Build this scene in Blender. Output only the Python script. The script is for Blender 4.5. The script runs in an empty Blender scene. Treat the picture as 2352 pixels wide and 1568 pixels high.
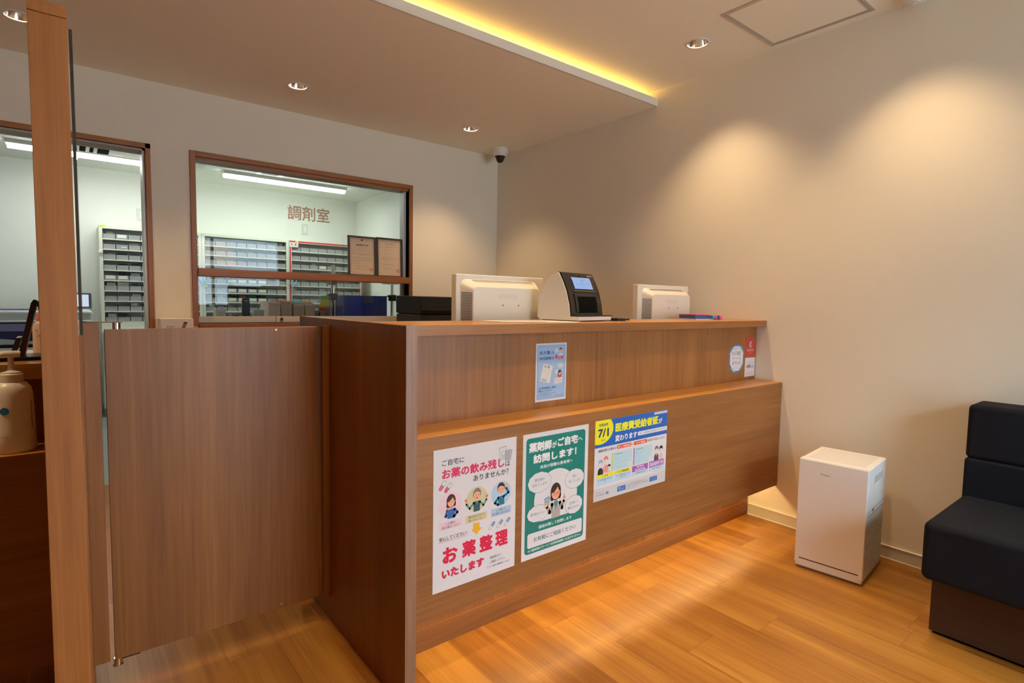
import bpy, bmesh, math, random
from mathutils import Vector, Matrix

random.seed(7)
sc = bpy.context.scene
COL = sc.collection
PI = math.pi

# ------------------------------------------------------------------ camera
cam_d = bpy.data.cameras.new('camera')
cam_d.sensor_width = 36.0
cam_d.lens = 19.612
cam_d.clip_start = 0.02
cam = bpy.data.objects.new('camera', cam_d)
COL.objects.link(cam)
YAW, PITCH, ROLL = 0.672762, 0.07010344, 0.0171472
_f = Vector((math.sin(YAW) * math.cos(PITCH), math.cos(YAW) * math.cos(PITCH), -math.sin(PITCH)))
_r = Vector((math.cos(YAW), -math.sin(YAW), 0))
_u = _r.cross(_f)
_r2 = math.cos(ROLL) * _r + math.sin(ROLL) * _u
_u2 = -math.sin(ROLL) * _r + math.cos(ROLL) * _u
cam.matrix_world = Matrix(((_r2.x, _u2.x, -_f.x, 0), (_r2.y, _u2.y, -_f.y, 0),
                           (_r2.z, _u2.z, -_f.z, 1.115), (0, 0, 0, 1)))
sc.camera = cam

# ------------------------------------------------------------------ view, world
vs = sc.view_settings
sc.display_settings.display_device = 'sRGB'
vs.view_transform = 'Standard'
vs.look = 'None'
vs.gamma = 1.0
vs.use_curve_mapping = False
vs.exposure = 0.0

w = bpy.data.worlds.new('sky')
sc.world = w
w.use_nodes = True
wn = w.node_tree.nodes
wn['Background'].inputs[0].default_value = (0.66, 0.83, 1.0, 1)
wn['Background'].inputs[1].default_value = 19.0

cy = sc.cycles
cy.max_bounces = 8
cy.diffuse_bounces = 5
cy.glossy_bounces = 4
cy.transmission_bounces = 8
cy.transparent_max_bounces = 16
cy.sample_clamp_indirect = 4.0
cy.caustics_reflective = False
cy.caustics_refractive = False

sun_d = bpy.data.lights.new('sun', 'SUN')
sun_d.energy = 62.0
sun_d.color = (1.0, 0.97, 0.93)
sun_d.angle = math.radians(.6)
sun = bpy.data.objects.new('sun', sun_d)
sun.rotation_euler = (math.radians(-48), 0, math.radians(14))   # stands behind the building, lights the street
COL.objects.link(sun)

WARM = (1.0, 0.70, 0.385)
COVE = (1.0, 0.62, 0.13)
LEDC = (1.0, 0.70, 0.30)


def area_light(name, loc, rot, sx, sy, power, col, spread=PI):
    d = bpy.data.lights.new(name, 'AREA')
    d.shape = 'RECTANGLE'
    d.size, d.size_y = sx, sy
    d.energy = power
    d.color = col
    d.spread = spread
    o = bpy.data.objects.new(name, d)
    o.location = loc
    o.rotation_euler = rot
    COL.objects.link(o)
    return o


# daylight enters through the shop window behind the camera (a portal samples the sky there)
_p = area_light('daylight_portal', (1.75, -1.84, 1.05), (-PI / 2, 0, 0), 2.0, 1.94, 1, (1, 1, 1))
_p.rotation_euler = (PI / 2, 0, 0)
_p.data.cycles.is_portal = True
# strip lamps of the room: cove over the counter, strips below the two ledges
area_light('cove_strip_lamp', (0.40, 2.335, 2.372), (PI, 0, 0), 4.8, 0.02, 21.0, COVE)
area_light('ledge_strip_lamp', (1.78, 1.462, 0.283), (0, 0, 0), 2.05, 0.045, 6.2, LEDC)
area_light('ledge_strip_lamp_beyond_partition', (-1.05, 1.862, 0.283), (0, 0, 0), 1.9, 0.012, 0.35, LEDC)

DOWN_LOW = [(-0.13, 3.325), (1.06, 3.325), (2.243, 3.31)]
DOWN_UP = [(2.49, 1.687), (1.59, 1.687), (0.69, 1.687), (2.49, 0.80), (1.59, 0.80), (0.69, 0.80),
           (0.69, -0.09), (-0.98, 1.80)]
Z_LOW, Z_UP = 2.319, 2.415
P_LOW, P_UP = 50.0, 46.0


# ------------------------------------------------------------------ mesh helper
class MB:
    def __init__(self):
        self.v, self.f, self.m = [], [], []

    def add(self, vs_, fs, m=0):
        b = len(self.v)
        self.v += [tuple(p) for p in vs_]
        self.f += [tuple(b + i for i in f) for f in fs]
        self.m += [m] * len(fs)
        return self

    def box(self, x0, x1, y0, y1, z0, z1, m=0):
        vs_ = [(x, y, z) for z in (z0, z1) for y in (y0, y1) for x in (x0, x1)]
        return self.add(vs_, [(0, 2, 3, 1), (4, 5, 7, 6), (0, 1, 5, 4), (2, 6, 7, 3), (0, 4, 6, 2), (1, 3, 7, 5)], m)

    def prism(self, pts, axis, a, b, m=0):
        # pts: polygon in the plane across the axis: 'x'->(y,z) 'y'->(x,z) 'z'->(x,y)
        def P(p, t):
            return {'x': (t, p[0], p[1]), 'y': (p[0], t, p[1]), 'z': (p[0], p[1], t)}[axis]
        n = len(pts)
        vs_ = [P(p, a) for p in pts] + [P(p, b) for p in pts]
        fs = [tuple(range(n)), tuple(range(2 * n - 1, n - 1, -1))]
        fs += [(i, n + i, n + (i + 1) % n, (i + 1) % n) for i in range(n)]
        return self.add(vs_, fs, m)

    def lathe(self, prof, cx=0, cy=0, n=32, m=0, sx=1.0, sy=1.0, cz=0, caps=True):
        vs_, fs = [], []
        for r, z in prof:
            for i in range(n):
                a = 2 * PI * i / n
                vs_.append((cx + sx * r * math.cos(a), cy + sy * r * math.sin(a), cz + z))
        for k in range(len(prof) - 1):
            for i in range(n):
                j = (i + 1) % n
                fs.append((k * n + i, k * n + j, (k + 1) * n + j, (k + 1) * n + i))
        if caps and prof[0][0] > 1e-6:
            fs.append(tuple(range(n - 1, -1, -1)))
        if caps and prof[-1][0] > 1e-6:
            fs.append(tuple((len(prof) - 1) * n + i for i in range(n)))
        return self.add(vs_, fs, m)

    def tube(self, path, r, n=10, m=0, radii=None):
        pts = [Vector(p) for p in path]
        vs_, fs = [], []
        up = None
        for k, p in enumerate(pts):
            t = (pts[min(k + 1, len(pts) - 1)] - pts[max(k - 1, 0)]).normalized()
            if up is None:
                up = Vector((0, 0, 1)) if abs(t.z) < .9 else Vector((1, 0, 0))
            s = t.cross(up).normalized()
            up = s.cross(t).normalized()
            rr = radii[k] if radii else r
            for i in range(n):
                a = 2 * PI * i / n
                vs_.append(p + rr * (math.cos(a) * s + math.sin(a) * up))
        for k in range(len(pts) - 1):
            for i in range(n):
                j = (i + 1) % n
                fs.append((k * n + i, k * n + j, (k + 1) * n + j, (k + 1) * n + i))
        fs.append(tuple(range(n - 1, -1, -1)))
        fs.append(tuple((len(pts) - 1) * n + i for i in range(n)))
        return self.add(vs_, fs, m)

    def xform(self, fn):
        self.v = [fn(p) for p in self.v]
        return self

    def build(self, name, mats, parent=None, bev=0, seg=2, smooth=False, world=True):
        off = Vector((0, 0, 0))
        if parent is not None and world:
            q = parent
            while q is not None:
                off += Vector(q.location)
                q = q.parent
        me = bpy.data.meshes.new(name)
        me.from_pydata([tuple(Vector(p) - off) for p in self.v], [], self.f)
        if not isinstance(mats, (list, tuple)):
            mats = [mats]
        for x in mats:
            me.materials.append(x)
        me.polygons.foreach_set('material_index', self.m)
        me.update()
        bm = bmesh.new()
        bm.from_mesh(me)
        bmesh.ops.recalc_face_normals(bm, faces=bm.faces)
        bm.to_mesh(me)
        bm.free()
        if smooth:
            me.polygons.foreach_set('use_smooth', [True] * len(me.polygons))
            try:
                me.set_sharp_from_angle(angle=math.radians(35))
            except Exception:
                pass
        o = bpy.data.objects.new(name, me)
        COL.objects.link(o)
        if parent is not None:
            o.parent = parent
        if bev:
            md = o.modifiers.new('edge', 'BEVEL')
            md.width = bev
            md.segments = seg
            md.limit_method = 'ANGLE'
            md.angle_limit = math.radians(40)
        return o


def thing(name, label, cat, loc=(0, 0, 0), rz=0, group=None):
    o = bpy.data.objects.new(name, None)
    o.empty_display_size = .05
    COL.objects.link(o)
    o.location = loc
    o.rotation_euler = (0, 0, rz)
    return tag(o, label, cat, group)


def tag(o, label, cat, group=None, kind=None):
    o['label'] = label
    o['category'] = cat
    if group:
        o['group'] = group
    if kind:
        o['kind'] = kind
    return o


def struct(o, label=None):
    o['kind'] = 'structure'
    if label:
        o['label'] = label
    return o


def dup(root, loc=None, label=None, group=None, rz=None):
    r = root.copy()
    COL.objects.link(r)
    if loc is not None:
        r.location = loc
    if rz is not None:
        r.rotation_euler = (0, 0, rz)
    if label:
        r['label'] = label
    if group:
        r['group'] = group
    for ch in list(root.children):
        c = ch.copy()
        COL.objects.link(c)
        c.parent = r
        for g in list(ch.children):
            d = g.copy()
            COL.objects.link(d)
            d.parent = c
    return r


# ------------------------------------------------------------------ materials
def lin(c):
    c /= 255.0
    return c / 12.92 if c <= .04045 else ((c + .055) / 1.055) ** 2.4


def rgb(r, g, b):
    return (lin(r), lin(g), lin(b), 1.0)


def new_mat(name):
    m = bpy.data.materials.new(name)
    m.use_nodes = True
    nt = m.node_tree
    return m, nt, nt.nodes['Principled BSDF']


def mat(name, col, rough=.5, metal=0.0, spec=.5, bump=0.0, bscale=200.0, emit=None, estr=0.0, vary=0.0):
    m, nt, b = new_mat(name)
    b.inputs['Base Color'].default_value = col
    b.inputs['Roughness'].default_value = rough
    b.inputs['Metallic'].default_value = metal
    b.inputs['Specular IOR Level'].default_value = spec
    if emit:
        b.inputs['Emission Color'].default_value = emit
        b.inputs['Emission Strength'].default_value = estr
    if bump or vary:
        tc = nt.nodes.new('ShaderNodeTexCoord')
        no = nt.nodes.new('ShaderNodeTexNoise')
        no.inputs['Scale'].default_value = bscale
        no.inputs['Detail'].default_value = 4
        nt.links.new(tc.outputs['Object'], no.inputs['Vector'])
        if bump:
            bp = nt.nodes.new('ShaderNodeBump')
            bp.inputs['Strength'].default_value = bump
            bp.inputs['Distance'].default_value = .002
            nt.links.new(no.outputs['Fac'], bp.inputs['Height'])
            nt.links.new(bp.outputs['Normal'], b.inputs['Normal'])
        if vary:
            mr = nt.nodes.new('ShaderNodeMapRange')
            mr.inputs['To Min'].default_value = 1 - vary
            mr.inputs['To Max'].default_value = 1 + vary
            nt.links.new(no.outputs['Fac'], mr.inputs['Value'])
            hs = nt.nodes.new('ShaderNodeHueSaturation')
            hs.inputs['Color'].default_value = col
            nt.links.new(mr.outputs['Result'], hs.inputs['Value'])
            nt.links.new(hs.outputs['Color'], b.inputs['Base Color'])
    return m


def wood(name, axis, dark, mid, light, rough=.42, seed=0.0, band=7.0):
    """Laminate wood; grain runs along the given axis of the object."""
    m, nt, b = new_mat(name)
    N, L = nt.nodes.new, nt.links.new
    tc = N('ShaderNodeTexCoord')

    def noise(along, across, scale, detail, rg, dist=0.0):
        mp = N('ShaderNodeMapping')
        s = {'x': (along, across, across), 'y': (across, along, across), 'z': (across, across, along)}[axis]
        mp.inputs['Scale'].default_value = s
        mp.inputs['Location'].default_value = (seed, seed * 1.7, seed * .6)
        L(tc.outputs['Object'], mp.inputs['Vector'])
        no = N('ShaderNodeTexNoise')
        no.inputs['Scale'].default_value = scale
        no.inputs['Detail'].default_value = detail
        no.inputs['Roughness'].default_value = rg
        no.inputs['Distortion'].default_value = dist
        L(mp.outputs['Vector'], no.inputs['Vector'])
        return no.outputs['Fac']
    a = noise(.10, 1.0, band, 4, .55, .6)
    c = noise(.035, 1.0, 60.0, 3, .6)
    p = noise(.02, 1.0, 230.0, 2, .5)

    def math_(op, x, y):
        n = N('ShaderNodeMath')
        n.operation = op
        for i, t in enumerate((x, y)):
            if isinstance(t, float):
                n.inputs[i].default_value = t
            else:
                L(t, n.inputs[i])
        return n.outputs[0]
    s = math_('ADD', math_('MULTIPLY', a, .45), math_('ADD', math_('MULTIPLY', c, .35), math_('MULTIPLY', p, .20)))
    cr = N('ShaderNodeValToRGB')
    e = cr.color_ramp.elements
    e[0].position, e[0].color = .36, (*dark, 1)
    e[1].position, e[1].color = .66, (*light, 1)
    k = e.new(.52)
    k.color = (*mid, 1)
    L(s, cr.inputs['Fac'])
    L(cr.outputs['Color'], b.inputs['Base Color'])
    b.inputs['Roughness'].default_value = rough
    b.inputs['Specular IOR Level'].default_value = .4
    return m


WD, WM, WL = (.19, .0685, .0170), (.27, .101, .0255), (.345, .140, .038)
wood_v = wood('laminate_vertical', 'z', WD, WM, WL)
wood_x = wood('laminate_along_counter', 'x', WD, WM, WL, seed=3.1)
wood_y = wood('laminate_crosswise', 'y', WD, WM, WL, seed=5.2)
wood_edge = wood('laminate_edge', 'z', (.20, .092, .050), (.285, .142, .078), (.35, .185, .108), seed=8.0, band=30)
wood_top = wood('laminate_worktop', 'x', (.36, .15, .030), (.45, .20, .043), (.53, .255, .062), rough=.33, seed=1.4)
wood_post = wood('laminate_post', 'z', (.29, .096, .021), (.39, .138, .032), (.47, .182, .046), seed=6.6, band=16)
wood_trim = wood('window_trim_wood', 'x', (.22, .072, .017), (.29, .10, .024), (.35, .13, .034), seed=2.2)
wood_trimv = wood('window_trim_wood_vertical', 'z', (.22, .072, .017), (.29, .10, .024), (.35, .13, .034), seed=2.9)
wood_dark = wood('bench_plinth_wood', 'y', (.035, .014, .008), (.05, .021, .012), (.068, .03, .018), rough=.5, seed=4.4)


def floor_material():
    m, nt, b = new_mat('floor_planks')
    N, L = nt.nodes.new, nt.links.new
    tc = N('ShaderNodeTexCoord')
    sp = N('ShaderNodeSeparateXYZ')
    L(tc.outputs['Object'], sp.inputs[0])
    PW, PL = .1475, .914

    def M(op, x, y=None):
        n = N('ShaderNodeMath')
        n.operation = op
        for i, t in enumerate((x, y)):
            if t is None:
                continue
            if isinstance(t, (int, float)):
                n.inputs[i].default_value = t
            else:
                L(t, n.inputs[i])
        return n.outputs[0]
    xs = M('DIVIDE', M('SUBTRACT', sp.outputs[0], .946 - 20 * PW), PW)
    ix = M('FLOOR', xs)
    fx = M('FRACT', xs)
    wn_ = N('ShaderNodeTexWhiteNoise')
    wn_.noise_dimensions = '1D'
    L(ix, wn_.inputs['W'])
    ys = M('ADD', M('DIVIDE', sp.outputs[1], PL), M('MULTIPLY', wn_.outputs['Value'], 7.0))
    iy = M('FLOOR', ys)
    fy = M('FRACT', ys)
    cmb = N('ShaderNodeCombineXYZ')
    L(ix, cmb.inputs[0])
    L(iy, cmb.inputs[1])
    w2 = N('ShaderNodeTexWhiteNoise')
    w2.noise_dimensions = '2D'
    L(cmb.outputs[0], w2.inputs['Vector'])
    off = N('ShaderNodeVectorMath')
    off.operation = 'MULTIPLY_ADD'
    L(w2.outputs['Color'], off.inputs[0])
    off.inputs[1].default_value = (9, 9, 9)
    L(tc.outputs['Object'], off.inputs[2])

    def noise(scl, scale, detail, dist=0):
        mp = N('ShaderNodeMapping')
        mp.inputs['Scale'].default_value = scl
        L(off.outputs[0], mp.inputs['Vector'])
        no = N('ShaderNodeTexNoise')
        no.inputs['Scale'].default_value = scale
        no.inputs['Detail'].default_value = detail
        no.inputs['Distortion'].default_value = dist
        L(mp.outputs['Vector'], no.inputs['Vector'])
        return no.outputs['Fac']
    g = M('ADD', M('MULTIPLY', noise((1, .07, 1), 16, 4, .4), .55), M('ADD', M('MULTIPLY', noise((1, .03, 1), 120, 3), .30), M('MULTIPLY', w2.outputs['Value'], .15)))
    cr = N('ShaderNodeValToRGB')
    e = cr.color_ramp.elements
    e[0].position, e[0].color = .34, (.225, .080, .012, 1)
    e[1].position, e[1].color = .66, (.43, .195, .032, 1)
    k = e.new(.5)
    k.color = (.33, .129, .020, 1)
    L(g, cr.inputs['Fac'])
    # joints between planks
    jx = M('LESS_THAN', M('MINIMUM', fx, M('SUBTRACT', 1.0, fx)), .0055)
    jy = M('LESS_THAN', M('MINIMUM', fy, M('SUBTRACT', 1.0, fy)), .0010)
    j = M('MAXIMUM', jx, jy)
    mx = N('ShaderNodeMix')
    mx.data_type = 'RGBA'
    mx.blend_type = 'MULTIPLY'
    L(M('MULTIPLY', j, .45), mx.inputs[0])
    L(cr.outputs['Color'], mx.inputs[6])
    mx.inputs[7].default_value = (.35, .22, .14, 1)
    L(mx.outputs[2], b.inputs['Base Color'])
    b.inputs['Roughness'].default_value = .34
    b.inputs['Specular IOR Level'].default_value = .35
    bp = N('ShaderNodeBump')
    bp.inputs['Strength'].default_value = .25
    bp.inputs['Distance'].default_value = .0006
    L(M('SUBTRACT', 1.0, j), bp.inputs['Height'])
    L(bp.outputs['Normal'], b.inputs['Normal'])
    return m


def cloth(name, col, rough=.8, scale=900, strength=.3):
    m, nt, b = new_mat(name)
    N, L = nt.nodes.new, nt.links.new
    b.inputs['Base Color'].default_value = col
    b.inputs['Roughness'].default_value = rough
    b.inputs['Specular IOR Level'].default_value = .25
    tc = N('ShaderNodeTexCoord')
    wv = N('ShaderNodeTexWave')
    wv.inputs['Scale'].default_value = scale / 6
    wv.inputs['Distortion'].default_value = 3
    wv.inputs['Detail'].default_value = 2
    L(tc.outputs['Object'], wv.inputs['Vector'])
    no = N('ShaderNodeTexNoise')
    no.inputs['Scale'].default_value = scale
    L(tc.outputs['Object'], no.inputs['Vector'])
    ad = N('ShaderNodeMath')
    L(wv.outputs['Fac'], ad.inputs[0])
    L(no.outputs['Fac'], ad.inputs[1])
    bp = N('ShaderNodeBump')
    bp.inputs['Strength'].default_value = strength
    bp.inputs['Distance'].default_value = .0008
    L(ad.outputs[0], bp.inputs['Height'])
    L(bp.outputs['Normal'], b.inputs['Normal'])
    return m


def glass(name, tint=(.97, .99, .98, 1), ior=1.5):
    m = bpy.data.materials.new(name)
    m.use_nodes = True
    nt = m.node_tree
    nt.nodes.remove(nt.nodes['Principled BSDF'])
    N, L = nt.nodes.new, nt.links.new
    t = N('ShaderNodeBsdfTransparent')
    t.inputs[0].default_value = tint
    g = N('ShaderNodeBsdfGlossy')
    g.inputs['Roughness'].default_value = 0.0
    fr = N('ShaderNodeFresnel')
    fr.inputs['IOR'].default_value = ior
    mx = N('ShaderNodeMixShader')
    L(fr.outputs[0], mx.inputs[0])
    L(t.outputs[0], mx.inputs[1])
    L(g.outputs[0], mx.inputs[2])
    L(mx.outputs[0], nt.nodes['Material Output'].inputs[0])
    return m


def translucent(name, col, alpha, rough=.25):
    m, nt, b = new_mat(name)
    b.inputs['Base Color'].default_value = col
    b.inputs['Roughness'].default_value = rough
    b.inputs['Alpha'].default_value = alpha
    return m


wall_m = cloth('wallpaper', (.83, .765, .635, 1), rough=.85, scale=420, strength=.18)
wall_white = cloth('white_wallpaper', (.80, .82, .77, 1), rough=.85, scale=420, strength=.12)
ceil_m = mat('ceiling_paper', (.90, .845, .69, 1), .9, bump=.1, bscale=500)
ceil_white = mat('white_ceiling', (.78, .80, .75, 1), .9)
floor_m = floor_material()
floor_grey = mat('grey_vinyl', rgb(150, 160, 162), .35, vary=.12, bscale=40)
base_m = mat('baseboard_vinyl', (.62, .57, .47, 1), .5)
base_edge = mat('baseboard_bead', (.80, .76, .66, 1), .4)
glass_m = glass('clear_glass')
alu = mat('aluminium', (.66, .65, .63, 1), .4, metal=.25)
alu_white = mat('pale_painted_sash', (.60, .57, .52, 1), .45)
chrome = mat('chrome', (.8, .8, .8, 1), .12, metal=1)
brass = mat('copper_cap', (.65, .30, .12, 1), .35, metal=.8)
white_p = mat('white_plastic', (.80, .78, .74, 1), .38)
cream_p = mat('cream_plastic', (.76, .70, .60, 1), .42)
pur_white = mat('satin_white_plastic', (.80, .77, .73, 1), .45)
black_p = mat('black_plastic', (.010, .009, .009, 1), .4, spec=.3)
black_g = mat('gloss_black', (.016, .012, .009, 1), .22, spec=.3)
black_m = mat('matt_black', (.003, .003, .003, 1), .9, spec=.05)
dark_metal = mat('dark_bronze_metal', (.055, .035, .024, 1), .38, metal=.6)
navy = cloth('navy_upholstery', (.0042, .0048, .0085, 1), rough=.85, scale=1400, strength=.35)
metal_refl = mat('mirror_reflector', (.93, .88, .80, 1), .16, metal=1)
cab_m = mat('pale_green_steel', (.74, .77, .66, 1), .4)
shelf_in = mat('shelf_interior', (.70, .71, .68, 1), .6)
drawer_m = translucent('smoky_drawer_plastic', (.50, .52, .525, 1), .60)
tube_e = mat('tube_cover', (.9, .95, .9, 1), .4, emit=(.97, 1.0, .95, 1), estr=14.0)
bulb_e = mat('bulb', (1, .9, .75, 1), .4, emit=(1.0, .86, .66, 1), estr=26.0)
screen_e = mat('lit_screen', (.1, .1, .1, 1), .2, emit=rgb(120, 165, 225), estr=.85)

_pm = {}


def ink(r, g, b):
    k = (r, g, b)
    if k not in _pm:
        _pm[k] = mat('print_%02x%02x%02x' % k, rgb(r, g, b), .38, spec=.35)
    return _pm[k]


# ------------------------------------------------------------------ flat printed art
_tc = {}


def glyphs(s, bold=0.0):
    k = (s, bold)
    if k in _tc:
        return _tc[k]
    cu = bpy.data.curves.new('t', 'FONT')
    cu.body = s
    cu.size = 1
    cu.resolution_u = 2
    o = bpy.data.objects.new('t', cu)
    COL.objects.link(o)
    dg = bpy.context.evaluated_depsgraph_get()
    ev = o.evaluated_get(dg)
    me = ev.to_mesh()
    v = [(p.co.x, p.co.y) for p in me.vertices]
    f = [tuple(p.vertices) for p in me.polygons]
    ev.to_mesh_clear()
    bpy.data.objects.remove(o)
    bpy.data.curves.remove(cu)
    if v:
        x0, x1 = min(p[0] for p in v), max(p[0] for p in v)
        y0, y1 = min(p[1] for p in v), max(p[1] for p in v)
        if bold:   # heavier strokes: the same outlines laid around in a small circle
            n, v0, f0 = len(v), v, f
            v, f = [], []
            for k in range(8):
                dx, dy = bold * math.cos(PI * k / 4), bold * math.sin(PI * k / 4)
                v += [(x + dx, y + dy) for x, y in v0]
                f += [tuple(i + k * n for i in q) for q in f0]
            x0, x1, y0, y1 = x0 - bold, x1 + bold, y0 - bold, y1 + bold
        v = [((x - x0) / max(x1 - x0, 1e-6), (y - y0) / max(y1 - y0, 1e-6)) for x, y in v]
    _tc[k] = (v, f)
    return _tc[k]


class Art:
    """Flat printed sheet: millimetre coordinates, x to the right and y down from the top left corner."""
    STEP = .00012

    def __init__(self, mapf):
        self.mb, self.mats, self.map = MB(), [], mapf

    def mi(self, c):
        m = ink(*c) if isinstance(c, tuple) else c
        if m not in self.mats:
            self.mats.append(m)
        return self.mats.index(m)

    def poly(self, pts, c, layer=1):
        self.mb.add([self.map(x, y, layer * self.STEP) for x, y in pts], [tuple(range(len(pts)))], self.mi(c))

    def rect(self, x0, y0, x1, y1, c, layer=1):
        self.poly([(x0, y0), (x1, y0), (x1, y1), (x0, y1)], c, layer)

    def rrect(self, x0, y0, x1, y1, r, c, layer=1, corners=(1, 1, 1, 1)):
        pts = []
        for (cx, cy_, a0), on in zip(((x1 - r, y0 + r, -90), (x1 - r, y1 - r, 0), (x0 + r, y1 - r, 90), (x0 + r, y0 + r, 180)), corners):
            if on:
                pts += [(cx + r * math.cos(math.radians(a0 + t)), cy_ + r * math.sin(math.radians(a0 + t))) for t in range(0, 91, 15)]
            else:
                a = math.radians(a0 + 45)
                pts.append((cx + r * 1.414 * math.cos(a), cy_ + r * 1.414 * math.sin(a)))
        self.poly(pts, c, layer)

    def ell(self, cx, cy_, rx, ry, c, layer=1, a0=0, a1=360, rot=0, n=36):
        k = math.radians(rot)
        pts = []
        full = a1 - a0 >= 360
        for i in range(n if full else n + 1):
            t = math.radians(a0 + (a1 - a0) * i / n)
            x, y = rx * math.cos(t), ry * math.sin(t)
            pts.append((cx + x * math.cos(k) - y * math.sin(k), cy_ + x * math.sin(k) + y * math.cos(k)))
        self.poly(pts, c, layer)

    def line(self, pts, wd, c, layer=2, closed=False):
        pp = list(pts) + ([pts[0]] if closed else [])
        for (xa, ya), (xb, yb) in zip(pp, pp[1:]):
            d = math.hypot(xb - xa, yb - ya) or 1
            ex, ey = (xb - xa) / d * wd * .3, (yb - ya) / d * wd * .3
            nx, ny = -(yb - ya) / d * wd / 2, (xb - xa) / d * wd / 2
            xa_, ya_, xb_, yb_ = xa - ex, ya - ey, xb + ex, yb + ey
            self.poly([(xa_ + nx, ya_ + ny), (xb_ + nx, yb_ + ny), (xb_ - nx, yb_ - ny), (xa_ - nx, ya_ - ny)], c, layer)

    def text(self, s, x0, y0, x1, y1, c, bold=.0, layer=3, rot=0):
        v, f = glyphs(s, bold)
        cx, cy_ = (x0 + x1) / 2, (y0 + y1) / 2
        k = math.radians(rot)
        P = []
        per = len(v) // 8 if bold else len(v)
        for i, (a, b) in enumerate(v):
            up_ = (i // per) * .07 if per else 0
            x, y = x0 + a * (x1 - x0) - cx, y1 - b * (y1 - y0) - cy_
            P.append(self.map(cx + x * math.cos(k) - y * math.sin(k), cy_ + x * math.sin(k) + y * math.cos(k), (layer + up_) * self.STEP))
        if P:
            self.mb.add(P, f, self.mi(c))

    def sheet(self, wd, ht, c, th=.0007):
        a = [self.map(x, y, 0) for x, y in ((0, 0), (wd, 0), (wd, ht), (0, ht))]
        b = [self.map(x, y, -th) for x, y in ((0, 0), (wd, 0), (wd, ht), (0, ht))]
        self.mb.add(a + b, [(0, 1, 2, 3), (7, 6, 5, 4), (0, 4, 5, 1), (1, 5, 6, 2), (2, 6, 7, 3), (3, 7, 4, 0)], self.mi(c))

    def build(self, name, parent=None, **k):
        return self.mb.build(name, self.mats, parent, **k)


def front_map(x0, ztop, y):
    return lambda x, yy, l: (x0 + x / 1000, y - l, ztop - yy / 1000)


# ------------------------------------------------------------------ the room
XR = 2.845     # right wall
YB = 3.803     # wall with the two openings
XL = -2.6
YF = -1.8
YD = 6.72      # far wall of the dispensing room

struct(MB().box(XL, XR, YF, 4.0, -.05, 0).build('floor', floor_m))
struct(MB().box(-1.7, XR, 4.0, YD, -.05, 0).build('floor_back', floor_grey), 'grey vinyl floor of the dispensing room')

struct(MB().box(XR, XR + .1, YF, YB + .07, 0, 2.6).build('wall_right', wall_m), 'beige papered wall behind the air purifier')
struct(MB().box(XR, XR + .1, YB + .07, YD + .1, 0, 2.6).build('wall_right_back', wall_white), 'white wall of the dispensing room')
struct(MB().box(XL - .1, XL, YF, YB + .14, 0, 2.6).build('wall_left', wall_m))
struct(MB().box(-1.8, -1.7, YB + .14, YD + .1, 0, 2.6).build('wall_left_back', wall_white))
struct(MB().box(-1.7, XR, YD, YD + .1, 0, 2.6).build('wall_far', wall_white), 'white far wall of the dispensing room')
# wall with the openings: door opening x -0.85..0.365, window x 0.615..2.02
wb = MB()
DX0, DX1, DZ = -.85, .366, 1.943
WX0, WX1, WZ0, WZ1 = .615, 2.022, .955, 1.945
for a, b, m in ((YB, YB + .07, 0), (YB + .07, YB + .14, 1)):
    wb.box(XL, DX0, a, b, 0, 2.6, m)
    wb.box(DX1, WX0, a, b, 0, 2.6, m)
    wb.box(WX1, XR, a, b, 0, 2.6, m)
    wb.box(DX0, DX1, a, b, DZ, 2.6, m)
    wb.box(WX0, WX1, a, b, WZ1, 2.6, m)
    wb.box(WX0, WX1, a, b, 0, WZ0, m)
struct(wb.build('wall_back', [wall_m, wall_white]), 'papered wall with doorway and window to the dispensing room')
# street wall behind the camera with the shop window
wf = MB()
wf.box(XL, .75, YF - .1, YF, 0, 2.6)
wf.box(2.75, XR, YF - .1, YF, 0, 2.6)
wf.box(.75, 2.75, YF - .1, YF, 2.02, 2.6)
wf.box(.75, 2.75, YF - .1, YF, 0, .08)
struct(wf.build('wall_front', wall_m))
w2 = struct(thing('window_2', 'shop window facing the street', 'window', (1.75, YF - .05, .08)), 'shop window facing the street')
for x0, x1 in ((.75, .79), (1.73, 1.77), (2.71, 2.75)):
    MB().box(x0, x1, YF - .08, YF - .03, .08, 2.02).build('mullion', alu, w2)
for x0, x1 in ((.79, 1.73), (1.77, 2.71)):
    MB().box(x0, x1, YF - .055, YF - .05, .08, 2.02).build('pane', glass_m, w2)
struct(MB().box(XL - .1, XR + .1, YF - .1, YD + .1, 2.6, 2.7).build('ceiling_light_block', ceil_m))  # unseen slab added over the ceiling sheets to block sky light


def holed(x0, x1, y0, y1, z, holes, r, half=.08, n=32):
    mb = MB()
    xs = sorted({x0, x1, *[h[0] + s for h in holes for s in (-half, half) if x0 < h[0] < x1]})
    ys = sorted({y0, y1, *[h[1] + s for h in holes for s in (-half, half)]})
    for i in range(len(xs) - 1):
        for j in range(len(ys) - 1):
            cx, cy_ = (xs[i] + xs[i + 1]) / 2, (ys[j] + ys[j + 1]) / 2
            hit = [h for h in holes if abs(h[0] - cx) < half and abs(h[1] - cy_) < half]
            if not hit:
                mb.add([(xs[i], ys[j], z), (xs[i + 1], ys[j], z), (xs[i + 1], ys[j + 1], z), (xs[i], ys[j + 1], z)], [(0, 1, 2, 3)])
    for hx, hy in holes:
        inner, outer = [], []
        for k in range(n):
            a = 2 * PI * k / n
            c, s = math.cos(a), math.sin(a)
            t = half / max(abs(c), abs(s))
            inner.append((hx + r * c, hy + r * s, z))
            outer.append((hx + t * c, hy + t * s, z))
        mb.add(inner + outer, [(k, (k + 1) % n, n + (k + 1) % n, n + k) for k in range(n)])
    return mb


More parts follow.
